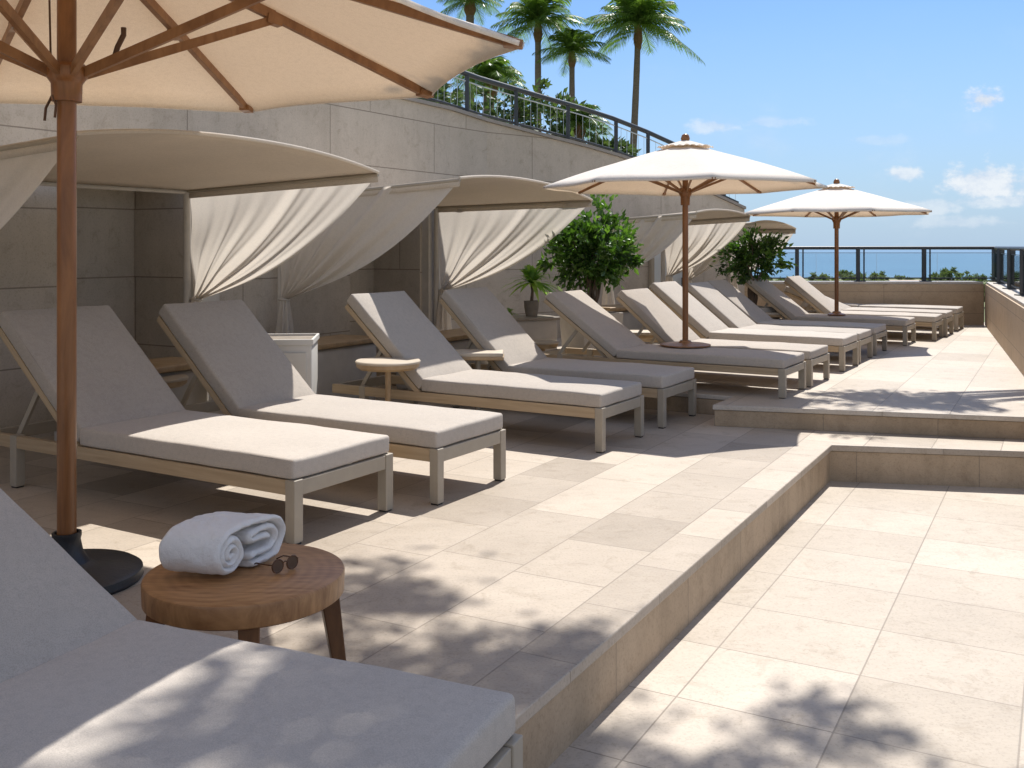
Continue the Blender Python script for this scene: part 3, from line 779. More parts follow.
# ------------------------------------------------------------------ umbrellas
def umbrella(label, loc, zr, zc, Rr, zh, angs, pole_r, ribw, base_kind, mats, name='patio_umbrella', bs=1.0):
    """zr rim height, zc crown height, zh lower hub height: world z; loc z = foot"""
    z0 = loc[2]; r = empty(name, label, 'umbrella', loc)
    zr -= z0; zc -= z0; zh -= z0
    pm, rm = mats
    zpf = {'disc': .13, 'plate': .02}[base_kind]
    g = G(); g.tube([(0, 0, zpf), (0, 0, zc - .02)], pole_r, 20); g.obj('pole', pm, r, smooth=40)
    n = len(angs); aa = [R(a) for a in angs]; aa2 = aa + [aa[0] + 2 * math.pi]
    NR, NS = 10, 10
    def canv(r0, r1, lift, name_, scal=0.0):
        V = []; F = []
        cols = []
        for i in range(n):
            for s in range(NS):
                f = s / NS; a = aa2[i] + (aa2[i + 1] - aa2[i]) * f; dl = (aa2[i + 1] - aa2[i])
                ch = math.cos(dl / 2) / math.cos(dl * (f - .5))
                sag = math.sin(math.pi * f)
                cols.append((a, ch, sag, f))
        for k in range(NR + 1):
            q = r0 + (r1 - r0) * k / NR
            for a, ch, sag, f in cols:
                rad = q * Rr * (1 + (ch - 1)) * (1 - .035 * sag * (q / r1) ** 3)
                h = (1 - q)
                z = zr + (zc - zr) * (h ** .93) - .035 * sag * q * (1 - q) * Rr / 1.2 + lift
                if scal and k == NR: z += .016 * abs(math.sin(f * math.pi * 3)) ; 
                if not scal and k == NR: z += 0
                z += .010 * noise.noise(Vector((rad * math.cos(a) * 2.2 + loc[0], rad * math.sin(a) * 2.2, z))) * q
                V.append((rad * math.cos(a), rad * math.sin(a), z))
        m = len(cols)
        for k in range(NR):
            for j in range(m):
                j2 = (j + 1) % m
                F.append((k * m + j, k * m + j2, (k + 1) * m + j2, (k + 1) * m + j))
        if not scal:
            # narrow hem turned down at the rim
            base_i = NR * m
            st = len(V)
            for j in range(m):
                x, y, z = V[base_i + j]; V.append((x * .997, y * .997, z - .018))
            for j in range(m):
                j2 = (j + 1) % m; F.append((base_i + j, base_i + j2, st + j2, st + j))
        o = mk(name_, V, F, M['canopy'], r, smooth=True)
        md = o.modifiers.new('thick', 'SOLIDIFY'); md.thickness = .003
        return o
    canv(.035, 1.0, 0, 'canopy')
    canv(.0, .20, .028, 'vent_cap', 1)
    g = G(); g.lathe([(.0, 0), (.035, 0), (.04, .02), (.03, .05), (.012, .06), (.0, .062)], (0, 0, zc + .02), 20); g.obj('finial', pm, r, smooth=50)
    pr = pole_r
    g = G(); g.lathe([(pr * 1.02, -.10), (pr * 1.55, -.10), (pr * 1.6, -.03), (pr * 1.75, -.02), (pr * 2.15, .0), (pr * 2.2, .035), (pr * 1.9, .05), (pr * 1.02, .05)], (0, 0, zh), 28)
    g.obj('lower_hub', pm, r, smooth=35)
    g = G(); g.lathe([(pr * 1.02, -.05), (pr * 1.9, -.05), (pr * 2.1, .0), (pr * 1.02, .02)], (0, 0, zc - .06), 24); g.obj('upper_hub', pm, r, smooth=35)
    for a in aa:
        c, s = math.cos(a), math.sin(a)
        p = (c * pr * 1.8, s * pr * 1.8, zc - .055)
        q = (c * Rr * .985, s * Rr * .985, zr - .006)
        # rib follows the cloth
        mid_ = (c * Rr * .5, s * Rr * .5, zr + (zc - zr) * (.5 ** .93) - ribw * .9)
        g = G(); g.beam(p, mid_, ribw * .8, ribw * 1.25); g.beam(mid_, q, ribw * .8, ribw * 1.1)
        rb = g.obj('rib', rm, r)
        g = G(); g.beam((c * Rr * .955, s * Rr * .955, zr + .006 - ribw * .2), (c * Rr * .998, s * Rr * .998, zr - .010), ribw * 1.7, ribw * .9); g.obj('rib_pocket', M['wood_mid'], rb, bev=.006)
        g = G(); g.beam((c * pr * 1.9, s * pr * 1.9, zh + .015), (c * Rr * .5, s * Rr * .5, mid_[2] - ribw * .5), ribw * .62, ribw * 1.1)
        g.beam((c * Rr * .48, s * Rr * .48, mid_[2] - ribw * .4), (c * Rr * .52, s * Rr * .52, mid_[2] - ribw * .7), ribw * 1.3, ribw * 1.2)
        g.obj('strut', rm, r)
    if base_kind == 'disc':
        g = G(); g.lathe([(.0, 0), (.285, 0), (.292, .012), (.288, .04), (.27, .052), (.12, .062), (.085, .08), (.062, .12), (.052, .17), (.056, .185), (.056, .20), (.045, .20), (.045, .10), (0, .10)], (0, 0, 0), 56)
        g.obj('base', M['black'], r, smooth=30)
        g = G(); g.tube([(-.052, .03, .175), (-.066, .036, .175)], .007, 8); g.obj('clamp_knob', M['black'], r)
    else:
        g = G(); g.lathe([(0, 0), (.20 * bs, 0), (.22 * bs, .006), (.22 * bs, .016), (.18 * bs, .024), (.06, .03), (.045, .05), (pr * 1.02, .055)], (0, 0, 0), 48); g.obj('base', M['wood_mid'], r, smooth=30)
    return r
u1_ = umbrella('big cream parasol with a thick wooden pole in the left foreground', (-1.79, 4.02, 0), 2.15, 2.72, 1.84, 2.03,
         [-3, 42, 82, 128, 177, 222, 267, 312], .037, .036, 'disc', (M['wood_dark'], M['wood_mid']))
# cords near the hub
g = G(); g.tube([(-.05, -.02, 1.95), (-.07, -.03, 1.90), (-.075, -.03, 1.85)], .006, 6); g.tube([(-.035, -.045, 1.95), (-.02, -.05, 1.91), (-.025, -.05, 1.86)], .005, 6)
g.tube([(-.055, -.02, 2.10), (-.062, -.02, 2.4), (-.05, -.02, 2.62)], .004, 6)
g.tube([(.15, .1, 2.12), (.165, .1, 2.17), (.19, .1, 2.22), (.19, .1, 2.25)], .011, 6); g.obj('tie_strap', M['strap'], u1_)
umbrella('cream wooden parasol in the middle, its pole rising from a lounger beside the steps', (1.515, 8.74, .476), 1.870, 2.25, 1.24, 1.806, [45 * k for k in range(8)], .026, .019, 'plate', (M['wood_dark'], M['wood_mid']))
umbrella('farthest cream parasol, in front of the sea railing', (4.09, 12.6, .476), 1.765, 2.115, 1.18, 1.67, [45 * k + 2 for k in range(8)], .026, .019, 'plate', (M['wood_dark'], M['wood_mid']), bs=.5)

# ------------------------------------------------------------------ cabanas
def cabana(label, FL, FR, depth, zfl, zfr, zb, arch, zt_l, zt_r, base_z=0, bdir=Vector((-.88, .473))):
    FL = Vector(FL); FR = Vector(FR); BL = FL + bdir * depth; BR = FR + bdir * depth
    c = (FL + FR + BL + BR) / 4; org = (c.x, c.y, base_z)
    r = empty('cabana', label, 'cabana', org, group='canvas cabanas along the wall')
    n = 28; m = 12; V = []; F = []
    def roof(u, v, over=0):
        f = FL.lerp(FR, u); b = BL.lerp(BR, u); p = b.lerp(f, v)
        zf = zfl + (zfr - zfl) * u
        z = zb + (zf - zb) * v + arch * (1 - abs(2 * u - 1) ** 2.2) * (v ** .8)
        return Vector((p.x, p.y, z))
    for j in range(m + 1):
        for i in range(n + 1):
            p = roof(i / n, j / m); V.append(p)
    for j in range(m):
        for i in range(n):
            a = j * (n + 1) + i; F.append((a, a + 1, a + n + 2, a + n + 1))
    o = mk('canopy', V, F, M['cab'], r, smooth=True, org=org); md = o.modifiers.new('t', 'SOLIDIFY'); md.thickness = .006; md.offset = 1
    # front hem
    g = G(); g.tube([roof(i / 28, 1) + Vector((0, 0, -.002)) for i in range(29)], .012, 8); g.obj('front_hem', M['curt'], r, smooth=60, org=org)
    g = G(); g.tube([roof(0, 0) - Vector((0, 0, .02)), roof(1, 0) - Vector((0, 0, .02))], .016, 8); g.obj('back_rail', M['plaster'], r, smooth=40, org=org)
    for u in (0, 1):
        g = G(); g.tube([roof(u, 0) - Vector((0, 0, .018)), roof(u, 1) - Vector((0, 0, .018))], .014, 8); g.obj('side_rail', M['taupe'], r, smooth=40, org=org)
        # valance
        V = []; F = []
        for k in range(13):
            p = roof(u, k / 12); V += [(p.x, p.y, p.z), (p.x, p.y, p.z - .072)]
        F = [(2 * k, 2 * k + 2, 2 * k + 3, 2 * k + 1) for k in range(12)]
        o = mk('valance', V, F, M['cab'], r, smooth=True, org=org); md = o.modifiers.new('t', 'SOLIDIFY'); md.thickness = .004
        p = roof(u, 0); g = G(); g.tube([(p.x, p.y, base_z), (p.x, p.y, p.z - .02)], .030, 12); g.obj('post', M['plaster'], r, smooth=40, org=org)
    t = (FR - FL).normalized()
    for u, zt, sd in ((0, zt_l, 3), (1, zt_r, 8)):
        b = roof(u, 0); f = roof(u, 1)
        dirv = (f - b).normalized(); side = Vector((t.x, t.y, 0)) * (1 if u else -1)
        tie = Vector((b.x, b.y, zt)) + dirv * .07 + side * .03
        nv, nt_ = 90, 34; V = []; F = []
        for j in range(nt_ + 1):
            q = j / nt_
            for i in range(nv + 1):
                v = i / nv
                top = b.lerp(f, .015 + .985 * v) - Vector((0, 0, .012))
                e = tie + dirv * (v - .5) * .07
                p = top.lerp(e, q)
                p.z -= .13 * math.sin(math.pi * q) * v ** 2 * (depth / 1.87)
                p += dirv * .10 * math.sin(math.pi * q) * v ** 2
                am = (.003 + .022 * q) * (1 - .45 * q ** 6)
                ph = v * 2 * math.pi * 5.2 + 1.6 * noise.noise(Vector((v * 2.5, q * 1.3, sd))) * 2
                p += side * am * (math.sin(ph) + .4 * math.sin(ph * 2.3 + 1) + .9 * noise.noise(Vector((v * 5, q * 2, sd + 4))))
                p += side * .05 * noise.noise(Vector((v * 2.2 + sd * 3, q * 1.6, sd * 2 + FL.x))) * math.sin(math.pi * min(1, q + .1))
                # broad crease like the photographed ones
                p += side * .03 * math.exp(-((v - .62) / .03) ** 2) * (1 - q * .4)
                V.append(p)
        for j in range(nt_):
            for i in range(nv):
                a = j * (nv + 1) + i; F.append((a, a + 1, a + nv + 2, a + nv + 1))
        cu = mk('curtain', V, F, M['curt'], r, smooth=True, org=org)
        # gathered tail below the tie
        V = []; F = []; K = 48; J = 12; tl = min(.45, zt - base_z - .06)
        for j in range(J + 1):
            q = j / J
            for k in range(K):
                a = 2 * math.pi * k / K
                rad = (.028 + .045 * q ** .8) * (1 + .28 * math.sin(a * 7 + 1.1 * q) + .1 * math.sin(a * 11))
                V.append((tie.x + rad * math.cos(a), tie.y + rad * math.sin(a), tie.z + .02 - tl * q))
        for j in range(J):
            for k in range(K):
                k2 = (k + 1) % K; F.append((j * K + k, j * K + k2, (j + 1) * K + k2, (j + 1) * K + k))
        mk('curtain_tail', V, F, M['curt'], cu, smooth=True, org=org)
        g = G(); g.tube([(tie.x + .042 * math.cos(k * math.pi / 6), tie.y + .042 * math.sin(k * math.pi / 6), tie.z + .004 * math.sin(k)) for k in range(13)], .009, 6)
        g.obj('tie_band', M['curt'], cu, smooth=60, org=org)
    return r
cabana('cream canvas cabana nearest the camera, behind the thick wooden umbrella pole', (-2.18, 5.0), (-.95, 7.1), 1.87, 1.915, 1.875, 1.80, .10, .93, .92)
cabana('second canvas cabana, between the white cabinet and the bushy tree', (-.42, 8.05), (.81, 10.15), 1.87, 1.90, 1.82, 1.79, .085, .87, .86)
cabana('third canvas cabana, seen behind the pole of the middle umbrella', (2.12, 11.5), (3.0, 12.62), 1.15, 1.74, 1.73, 1.67, .05, .95, .95, ZU)
cabana('farthest canvas cabana, behind the smaller bushy tree', (3.16, 13.0), (3.9, 13.75), .95, 1.66, 1.59, 1.60, .05, .9, .9, ZU)

# ------------------------------------------------------------------ round wooden table, towel, sunglasses
TC = Vector((-.812, 3.045)); TZ = .36
tb = empty('side_table', 'round wooden side table holding the rolled white towel', 'table', (TC.x, TC.y, 0))
g = G(); g.lathe([(0, -.072), (.288, -.072), (.297, -.066), (.299, -.01), (.296, -.003), (.290, 0), (.0, 0)], (0, 0, TZ), 96); g.obj('tabletop', M['table_top'], tb, smooth=30)
for a in (22, 100, 195, 287):
    c, s = math.cos(R(a)), math.sin(R(a))
    g = G()
    V = []
    for (rr_, z, hw_) in ((.292, 0, .020), (.250, TZ - .073, .030)):
        for du, dv in ((-1, -1), (1, -1), (1, 1), (-1, 1)):
            x = rr_ + du * hw_; y = dv * hw_; V.append((x * c - y * s, x * s + y * c, z))
    g.add(V, [(0, 3, 2, 1), (4, 5, 6, 7), (0, 1, 5, 4), (1, 2, 6, 5), (2, 3, 7, 6), (3, 0, 4, 7)])
    g.obj('leg', M['table_leg'], tb, bev=.004)

def towel():
    # centreline of the cloth in the profile plane (a, h)
    pts = []
    cx, ch = .072, .067
    turns = 2.6; n = 60
    for i in range(n + 1):
        q = i / n; a = -math.pi * .2 - (1 - q) * turns * 2 * math.pi + math.pi * .7
        rad = .010 + .046 * q
        pts.append((cx + rad * math.cos(a), ch + rad * math.sin(a)))
    # spiral ends on its top heading right; reverse winding check below
    lx, lh = pts[-1]
    top = [(.10, .122), (.14, .121), (.19, .118), (.235, .116), (.268, .108), (.288, .088), (.290, .062), (.276, .040), (.25, .028), (.20, .024), (.165, .022)]
    inner = [(.155, .036), (.17, .050), (.21, .053), (.245, .062), (.255, .076), (.235, .089), (.19, .090), (.15, .088)]
    return pts, top, inner
def ribbon(path, th, name, mat, parent, org, ua, va, depth, shift=0, seed=0, closed_caps=True):
    # resample
    P = [Vector((p[0], p[1])) for p in path]
    L = [0]
    for i in range(1, len(P)): L.append(L[-1] + (P[i] - P[i - 1]).length)
    n = max(8, int(L[-1] / .007)); Q = []
    j = 0
    for k in range(n + 1):
        s = L[-1] * k / n
        while j < len(L) - 2 and L[j + 1] < s: j += 1
        t = (s - L[j]) / max(1e-6, L[j + 1] - L[j]); Q.append(P[j].lerp(P[j + 1], min(1, max(0, t))))
    for _ in range(3):
        Q = [Q[0]] + [(Q[i - 1] + Q[i] * 2 + Q[i + 1]) / 4 for i in range(1, len(Q) - 1)] + [Q[-1]]
    prof = []
    for k, q in enumerate(Q):
        t = (Q[min(k + 1, n)] - Q[max(k - 1, 0)]).normalized(); nn = Vector((-t.y, t.x)); prof.append((q, nn))
    m = 22; V = []; F = []
    for s in range(m + 1):
        v = s / m
        e = min(v, 1 - v); tt = th * (math.sqrt(max(0.02, 1 - (1 - min(1, e / .045)) ** 2)))
        d = depth * v
        ring = []
        for sg in (1, -1):
            seq = prof if sg == 1 else prof[::-1]
            for q, nn in seq:
                c = q + nn * sg * tt / 2
                x = c.x; h = c.y
                w3 = Vector((ua.x * x + va.x * (d + shift), ua.y * x + va.y * (d + shift), h))
                nz_ = noise.noise(w3 * 22 + Vector((seed, 0, 0))); n2 = noise.noise(w3 * 60 + Vector((0, seed, 0)))
                w3 += Vector((ua.x, ua.y, 0)) * .004 * nz_ + Vector((0, 0, .0035 * n2 + .004 * nz_ * (1 if h > .05 else 0)))
                w3 += Vector((va.x, va.y, 0)) * .006 * noise.noise(Vector((x * 30, h * 30, seed)))
                w3.z = max(w3.z, .001)
                ring.append(w3)
        V += ring
    K = len(prof) * 2
    for s in range(m):
        for k in range(K):
            k2 = (k + 1) % K; F.append((s * K + k, s * K + k2, (s + 1) * K + k2, (s + 1) * K + k))
    h = len(prof)
    for s in (0, m):
        for k in range(h - 1):
            a, b = s * K + k, s * K + k + 1; c, d = s * K + K - 2 - k, s * K + K - 1 - k
            F.append((a, b, c, d))
    return V, F
tw_pts, tw_top, tw_in = towel()
ua = Vector((.135, .28)).normalized(); va = Vector((-.97, .24)).normalized()
torg = Vector((-.862, 2.905, TZ + .001))
sp_ = []
n = 70
cx, ch = .068, .064
for i in range(n + 1):                      # clockwise spiral, ends at the top heading to +a
    q = i / n; a = math.pi * .5 + (1 - q) * 2.7 * 2 * math.pi
    rad = .008 + .046 * q; sp_.append((cx + rad * math.cos(a), ch + rad * math.sin(a)))
V1, F1 = ribbon(sp_ + [(.10, .123), (.14, .126), (.19, .122), (.235, .118), (.268, .108), (.290, .086), (.290, .060), (.276, .036), (.25, .018), (.20, .012), (.155, .012)], .018, 'towel', None, None, None, ua, va, .185, seed=2)
V2, F2 = ribbon([(.145, .034), (.19, .036), (.235, .038), (.262, .052), (.266, .075), (.245, .094), (.20, .098), (.15, .096), (.145, .078), (.18, .074), (.235, .073)], .019, '', None, None, None, ua, va, .178, shift=.004, seed=9)
gt = G(); gt.add(V1, F1); gt.add(V2, F2)
tw = mk('rolled_towel', gt.V, gt.F, M['towel'], None, torg, smooth=True); recalc(tw)
tw.scale = (1.1, 1.1, 1.14)
md = tw.modifiers.new('s', 'SUBSURF'); md.levels = 1; md.render_levels = 1
tag(tw, 'rolled white terry towel on the round wooden side table', 'towel')

sg = empty('sunglasses', 'brown round sunglasses beside the rolled towel on the wooden table', 'sunglasses', (-.690, 3.04, TZ), R(48))
sg.scale = (.88, .88, .95)
for s in (-1, 1):
    g = G(); pts = []
    for k in range(25):
        a = 2 * math.pi * k / 24; pts.append((s * .030 + .0225 * math.cos(a), 0, .024 + .0205 * math.sin(a)))
    g.tube(pts, .0026, 8, False); fr = g.obj('lens_rim', M['tort'], sg, smooth=60)
    g = G(); g.add([(s * .030 + .021 * math.cos(2 * math.pi * k / 24), dy, .024 + .019 * math.sin(2 * math.pi * k / 24)) for dy in (-.001, .001) for k in range(24)],
                   [tuple(range(24)), tuple(range(47, 23, -1))] + [(k, (k + 1) % 24, 24 + (k + 1) % 24, 24 + k) for k in range(24)])
    g.obj('lens', M['lens'], sg)
    g = G(); g.tube([(s * .054, 0, .032), (s * .058, .012, .031), (s * .056, .09, .022), (s * .052, .125, .006)], .0024, 6); g.obj('temple', M['tort'], sg, smooth=60)
g = G(); g.tube([(-.0085, 0, .030), (0, -.001, .034), (.0085, 0, .030)], .0024, 6); g.obj('bridge', M['tort'], sg, smooth=60)

# ------------------------------------------------------------------ small drinks tables
def small_table(label, loc, rad, hgt, square=False):
    r = empty('drinks_table', label, 'table', loc, group='small cream drinks tables between the loungers')
    if square:
        V, F = rbox(rad * 2, rad * 1.5, .035, .012, 4, 4)
        o = mk('tabletop', V, F, M['small_top'], r, (-rad, 0, hgt - .035), smooth=True); recalc(o)
        V, F = rbox(rad * 2 + .01, rad * 1.5 + .01, .03, .008, 4, 4)
        o = mk('table_edge', V, F, M['small_edge'], r, (-rad - .005, 0, hgt - .06), smooth=True); recalc(o)
    else:
        g = G(); g.lathe([(0, -.02), (rad - .004, -.02), (rad, -.014), (rad, -.006), (rad - .006, 0), (0, .0)], (0, 0, hgt), 48); g.obj('tabletop', M['small_top'], r, smooth=30)
        g = G(); g.lathe([(0, -.062), (rad - .03, -.062), (rad - .008, -.045), (rad - .006, -.021), (0, -.021)], (0, 0, hgt), 48); g.obj('table_edge', M['small_edge'], r, smooth=30)
    g = G(); g.tube([(0, 0, .012), (0, 0, hgt - .06)], .022, 14); g.obj('leg', M['small_edge'] if not square else M['taupe'], r, smooth=40)
    g = G(); g.lathe([(0, 0), (.13, 0), (.13, .008), (.03, .014), (0, .014)], (0, 0, 0), 32); g.obj('foot', M['taupe'], r, smooth=30)
    return r
def tpos(px, py, z): Y = (H - z) / ((py - 246) / 1000); return ((px - 512) / 1000 * Y, Y)
tt = [((388, 360), .525, .235, False, 0, 'round drinks table on a single leg, beside the third lounger back'),
      ((158, 377), .45, .20, False, 0, 'drinks table half hidden behind the sunlit lounger by the umbrella pole'),
      ((478, 351), .50, .205, True, 0, 'square drinks table in shade between the third and fourth lounger backs'),
      ((543, 341), .46, .15, False, 0, 'round drinks table behind the fully shaded lounger, below the potted palm'),
      ((637, 331), .50, .19, True, ZU, 'square sunlit drinks table left of the middle umbrella pole'),
      ((716, 322), .50, .20, True, ZU, 'square drinks table just right of the middle umbrella pole'),
      ((778, 312), .50, .19, True, ZU, 'small drinks table between the loungers below the smaller tree'),
      ((812, 311), .46, .17, True, ZU, 'drinks table left of the farthest umbrella pole'),
      ((5, 371), .43, .20, False, 0, 'drinks table at the left edge of the picture behind the lounger')]
for (px, py), z, rad, sq, b0, lab in tt:
    x, y = tpos(px, py, z); small_table(lab, (x, y, b0), rad, z - b0, sq)

# ------------------------------------------------------------------ furniture and planters at the wall
def cabinet():
    p = Vector(tpos(290, 343, .60)); p = Vector((-1.71, 7.25))
    r = empty('cabinet', 'white painted cabinet with a brown tray top behind the second lounger', 'cabinet', (p.x, p.y, 0), R(6)); r.scale = (1.2, 1.1, 1.07)
    V, F = rbox(.46, .44, .60, .008, 1, 1); o = mk('cabinet_body', V, F, M['white'], r, (-.23, 0, .02), smooth=True); recalc(o)
    g = G(); g.box((-.235, -.225, .622), (.235, .225, .632)); g.obj('top_board', M['pot'], r, bev=.002)
    g = G()
    for a, b in (((-.24, -.23), (.24, -.215)), ((-.24, .215), (.24, .23)), ((-.24, -.215), (-.225, .215)), ((.225, -.215), (.24, .215))): g.box((*a, .61), (*b, .648))
    g.obj('top_rim', M['white'], r, bev=.003)
    g = G(); g.box((-.20, -.234, .05), (.20, -.2225, .56)); d = g.obj('door', M['white'], r, bev=.002)
    g = G(); g.tube([(0.0, -.24, .50), (0.0, -.25, .50)], .008, 10); g.obj('knob', M['taupe'], d)
    g = G(); g.box((-.21, -.20, 0), (.21, .20, .022)); g.obj('plinth', M['black'], r)
cabinet()
def bench(label, c, L, W, hgt, rz, top=M['small_edge'], rnd=.05):
    r = empty('bench', label, 'bench', (*c, 0 if c[1] < 10 else ZU), rz, group='stone benches along the wall')
    V, F = rbox(L, W, hgt - .05, rnd, 4, 2); o = mk('bench_body', V, F, M['plaster'], r, (-L / 2, 0, 0), smooth=True); recalc(o)
    V, F = rbox(L + .05, W + .05, .045, .012, 4, 2); o = mk('bench_top', V, F, top, r, (-L / 2 - .025, 0, hgt - .045), smooth=True); recalc(o)
rzb = math.atan2(.864, .503)
bench('low stone bench between the white cabinet and the third lounger', (-1.62, 8.35), 1.1, .42, .56, rzb)
bench('low stone bench below the dark niche, left of the second lounger back', (-2.62, 6.95), 1.0, .42, .52, rzb)
bench('low stone bench under the second cabana, behind the third lounger', (-.62, 9.75), 1.2, .42, .50, rzb)
bench('narrow stone bench in front of the wall, right of the bushy tree', (1.32, 11.65), .9, .35, .50, R(42))

def leafcloud(cen, rad, n, size, seed, mat, name, parent, org, clusters=40, hollow=.35, flat_=1.0, droop=.0, ragged=.25, reject=None):
    rnd = random.Random(seed); V = []; F = []
    cl = []
    while len(cl) < clusters:
        d = Vector((rnd.gauss(0, 1), rnd.gauss(0, 1), rnd.gauss(0, 1)))
        if d.length < .01: continue
        d.normalize(); q = rnd.uniform(hollow, 1) * (1 + ragged * noise.noise(d * 2.2 + Vector((seed, 0, 0))) * 1.6)
        cl.append((Vector((d.x * rad[0] * q, d.y * rad[1] * q, d.z * rad[2] * q)), d, rnd.uniform(.5, 1.2)))
    mr = (rad[0] + rad[1] + rad[2]) / 3
    for k in range(n):
        c, d, s = rnd.choice(cl)
        o = Vector((rnd.gauss(0, 1), rnd.gauss(0, 1), rnd.gauss(0, .8))) * mr * .13 * s
        p = Vector(cen) + c + o
        if reject and reject(p): continue
        ax = (d + Vector((rnd.gauss(0, .7), rnd.gauss(0, .7), rnd.gauss(0, .6) + .15 - droop))).normalized()
        sd = ax.cross(Vector((rnd.gauss(0, 1), rnd.gauss(0, 1), rnd.gauss(0, 1)))).normalized(); up_ = ax.cross(sd)
        l = size * rnd.uniform(.65, 1.3); w_ = l * .24
        n0 = len(V)
        V += [p, p + ax * l * .4 + sd * w_ + up_ * w_ * .3, p + ax * l - up_ * l * .12, p + ax * l * .4 - sd * w_ + up_ * w_ * .3, p + ax * l * .5]
        F += [(n0, n0 + 1, n0 + 4), (n0 + 1, n0 + 2, n0 + 4), (n0 + 2, n0 + 3, n0 + 4), (n0 + 3, n0, n0 + 4)]
    return mk(name, V, F, mat, parent, org=org), cl
def limbs(base_, tips, r0, seed, name, mat, parent, org, fork=.45):
    rnd = random.Random(seed); g = G()
    for t in tips:
        b = Vector(base_) + Vector((rnd.uniform(-.3, .3), rnd.uniform(-.3, .3), 0)) * r0
        t = Vector(t); pts = []; rr = []
        sw = Vector((rnd.uniform(-1, 1), rnd.uniform(-1, 1), 0)) * (t - b).length * .07
        for k in range(9):
            q = k / 8; e = q ** 1.5
            p = Vector((b.x + (t.x - b.x) * e, b.y + (t.y - b.y) * e, b.z + (t.z - b.z) * q)) + sw * math.sin(q * math.pi * 1.6)
            pts.append(p); rr.append(r0 * (1 - .8 * q))
        g.tube(pts, rr, 8)
    return g.obj(name, mat, parent, smooth=60, org=org)
def potted_tree(label, x, y, z0, cz, rad, seed, ph, pw, n=2600, leaf=.075):
    org = (x, y, z0)
    r = empty('potted_tree', label, 'tree', org)
    o, cl = leafcloud((x, y, cz), rad, n, leaf, seed, M['leaf'], 'crown', r, org, clusters=60)
    leafcloud((x, y, cz + rad[2] * .1), tuple(v * 1.04 for v in rad), n // 5, leaf, seed + 3, M['leaf_young'], 'young_leaves', o, org, clusters=34, hollow=.8)
    tips = [Vector((x, y, cz)) + c[0] * .7 for c in cl[:11]]
    limbs((x, y, z0 + ph - .05), tips, .022, seed, 'trunk', M['bark'], r, org)
    pl = empty('planter', label.replace('tree', 'tree planter') if 0 else 'pale square planter under the ' + label, 'planter', org, R(28))
    g = G(); w_ = pw / 2
    V = [(-w_ * .9, -w_ * .9, 0), (w_ * .9, -w_ * .9, 0), (w_ * .9, w_ * .9, 0), (-w_ * .9, w_ * .9, 0), (-w_, -w_, ph), (w_, -w_, ph), (w_, w_, ph), (-w_, w_, ph)]
    i = w_ - .03
    V += [(-i, -i, ph), (i, -i, ph), (i, i, ph), (-i, i, ph), (-i, -i, ph - .05), (i, -i, ph - .05), (i, i, ph - .05), (-i, i, ph - .05)]
    F = [(0, 3, 2, 1)] + [(a, (a + 1) % 4, 4 + (a + 1) % 4, 4 + a) for a in range(4)] + [(4 + a, 4 + (a + 1) % 4, 8 + (a + 1) % 4, 8 + a) for a in range(4)] + [(8 + a, 8 + (a + 1) % 4, 12 + (a + 1) % 4, 12 + a) for a in range(4)]
    g.add(V, F); g.obj('planter_body', M['plaster'], pl, bev=.004)
    g = G(); g.box((-i + .002, -i + .002, ph - .10), (i - .002, i - .002, ph - .049)); g.obj('soil', M['soil'], pl)
    return r
potted_tree('bushy dark green tree between the second and third cabanas', .85, 10.75, ZU, 1.31, (.46, .46, .44), 5, .48, .5, n=3600, leaf=.085)
potted_tree('smaller bushy green tree in front of the farthest cabana', 3.14, 13.0, ZU, 1.19, (.38, .38, .29), 12, .40, .45, n=2400, leaf=.07)

def frond_plant(name, label, cat, loc, n, length, leafw, seed, stem_h, group=None, pot=None):
    r = empty(name, label, cat, loc, group=group); rnd = random.Random(seed)
    V = []; F = []
    for k in range(n):
        az = rnd.uniform(0, 2 * math.pi); el = rnd.uniform(-.1, 1.35); l = length * rnd.uniform(.7, 1.1)
        d = Vector((math.cos(az) * math.cos(el), math.sin(az) * math.cos(el), math.sin(el))); sd = Vector((-math.sin(az), math.cos(az), 0))
        n0 = len(V)
        for q in range(6):
            t = q / 5; p = Vector((0, 0, stem_h)) + d * l * t - Vector((0, 0, l * .45 * t * t)); w_ = leafw * math.sin(math.pi * (.12 + .86 * t)) * .5
            V += [p + sd * w_, p - sd * w_]
        for q in range(5): a = n0 + 2 * q; F.append((a, a + 1, a + 3, a + 2))
    mk('fronds', V, F, M['leaf_pale'], r, smooth=True)
    g = G(); g.tube([(0, 0, pot if pot else 0), (.01, 0, stem_h * .6 + (pot or 0) * .4), (0, 0, stem_h)], [.018, .013, .012], 8); g.obj('stem', M['bark'], r, smooth=60)
    return r
fx0, fy0 = .19, 9.75
pz = .47
pl = empty('planter_box', 'pale low planter box under the small potted palm', 'planter', (fx0 - .08, fy0, 0), R(25))
V, F = rbox(.55, .40, .65, .02, 2, 2); o = mk('planter_body', V, F, M['plaster'], pl, (-.275, 0, 0), smooth=True); recalc(o)
V, F = rbox(.59, .44, .03, .01, 2, 2); o = mk('planter_rim', V, F, M['cap'], pl, (-.295, 0, .635), smooth=True); recalc(o)
pt = empty('plant_pot', 'small brown pot holding the little palm on the pale planter box', 'pot', (fx0, fy0, .666))
g = G(); g.lathe([(0, 0), (.055, 0), (.07, .08), (.075, .15), (.068, .15), (.062, .13), (0, .13)], (0, 0, 0), 32); g.obj('pot_body', M['pot'], pt, smooth=40)
frond_plant('potted_palm', 'small bright green palm in a brown pot left of the bushy tree', 'plant', (fx0, fy0, .79), 95, .35, .045, 4, .20)
frond_plant('small_plant', 'tiny light green plant at the left end of the pale planter box', 'plant', (fx0 - .22, fy0 - .06, .665), 40, .12, .016, 14, .03)

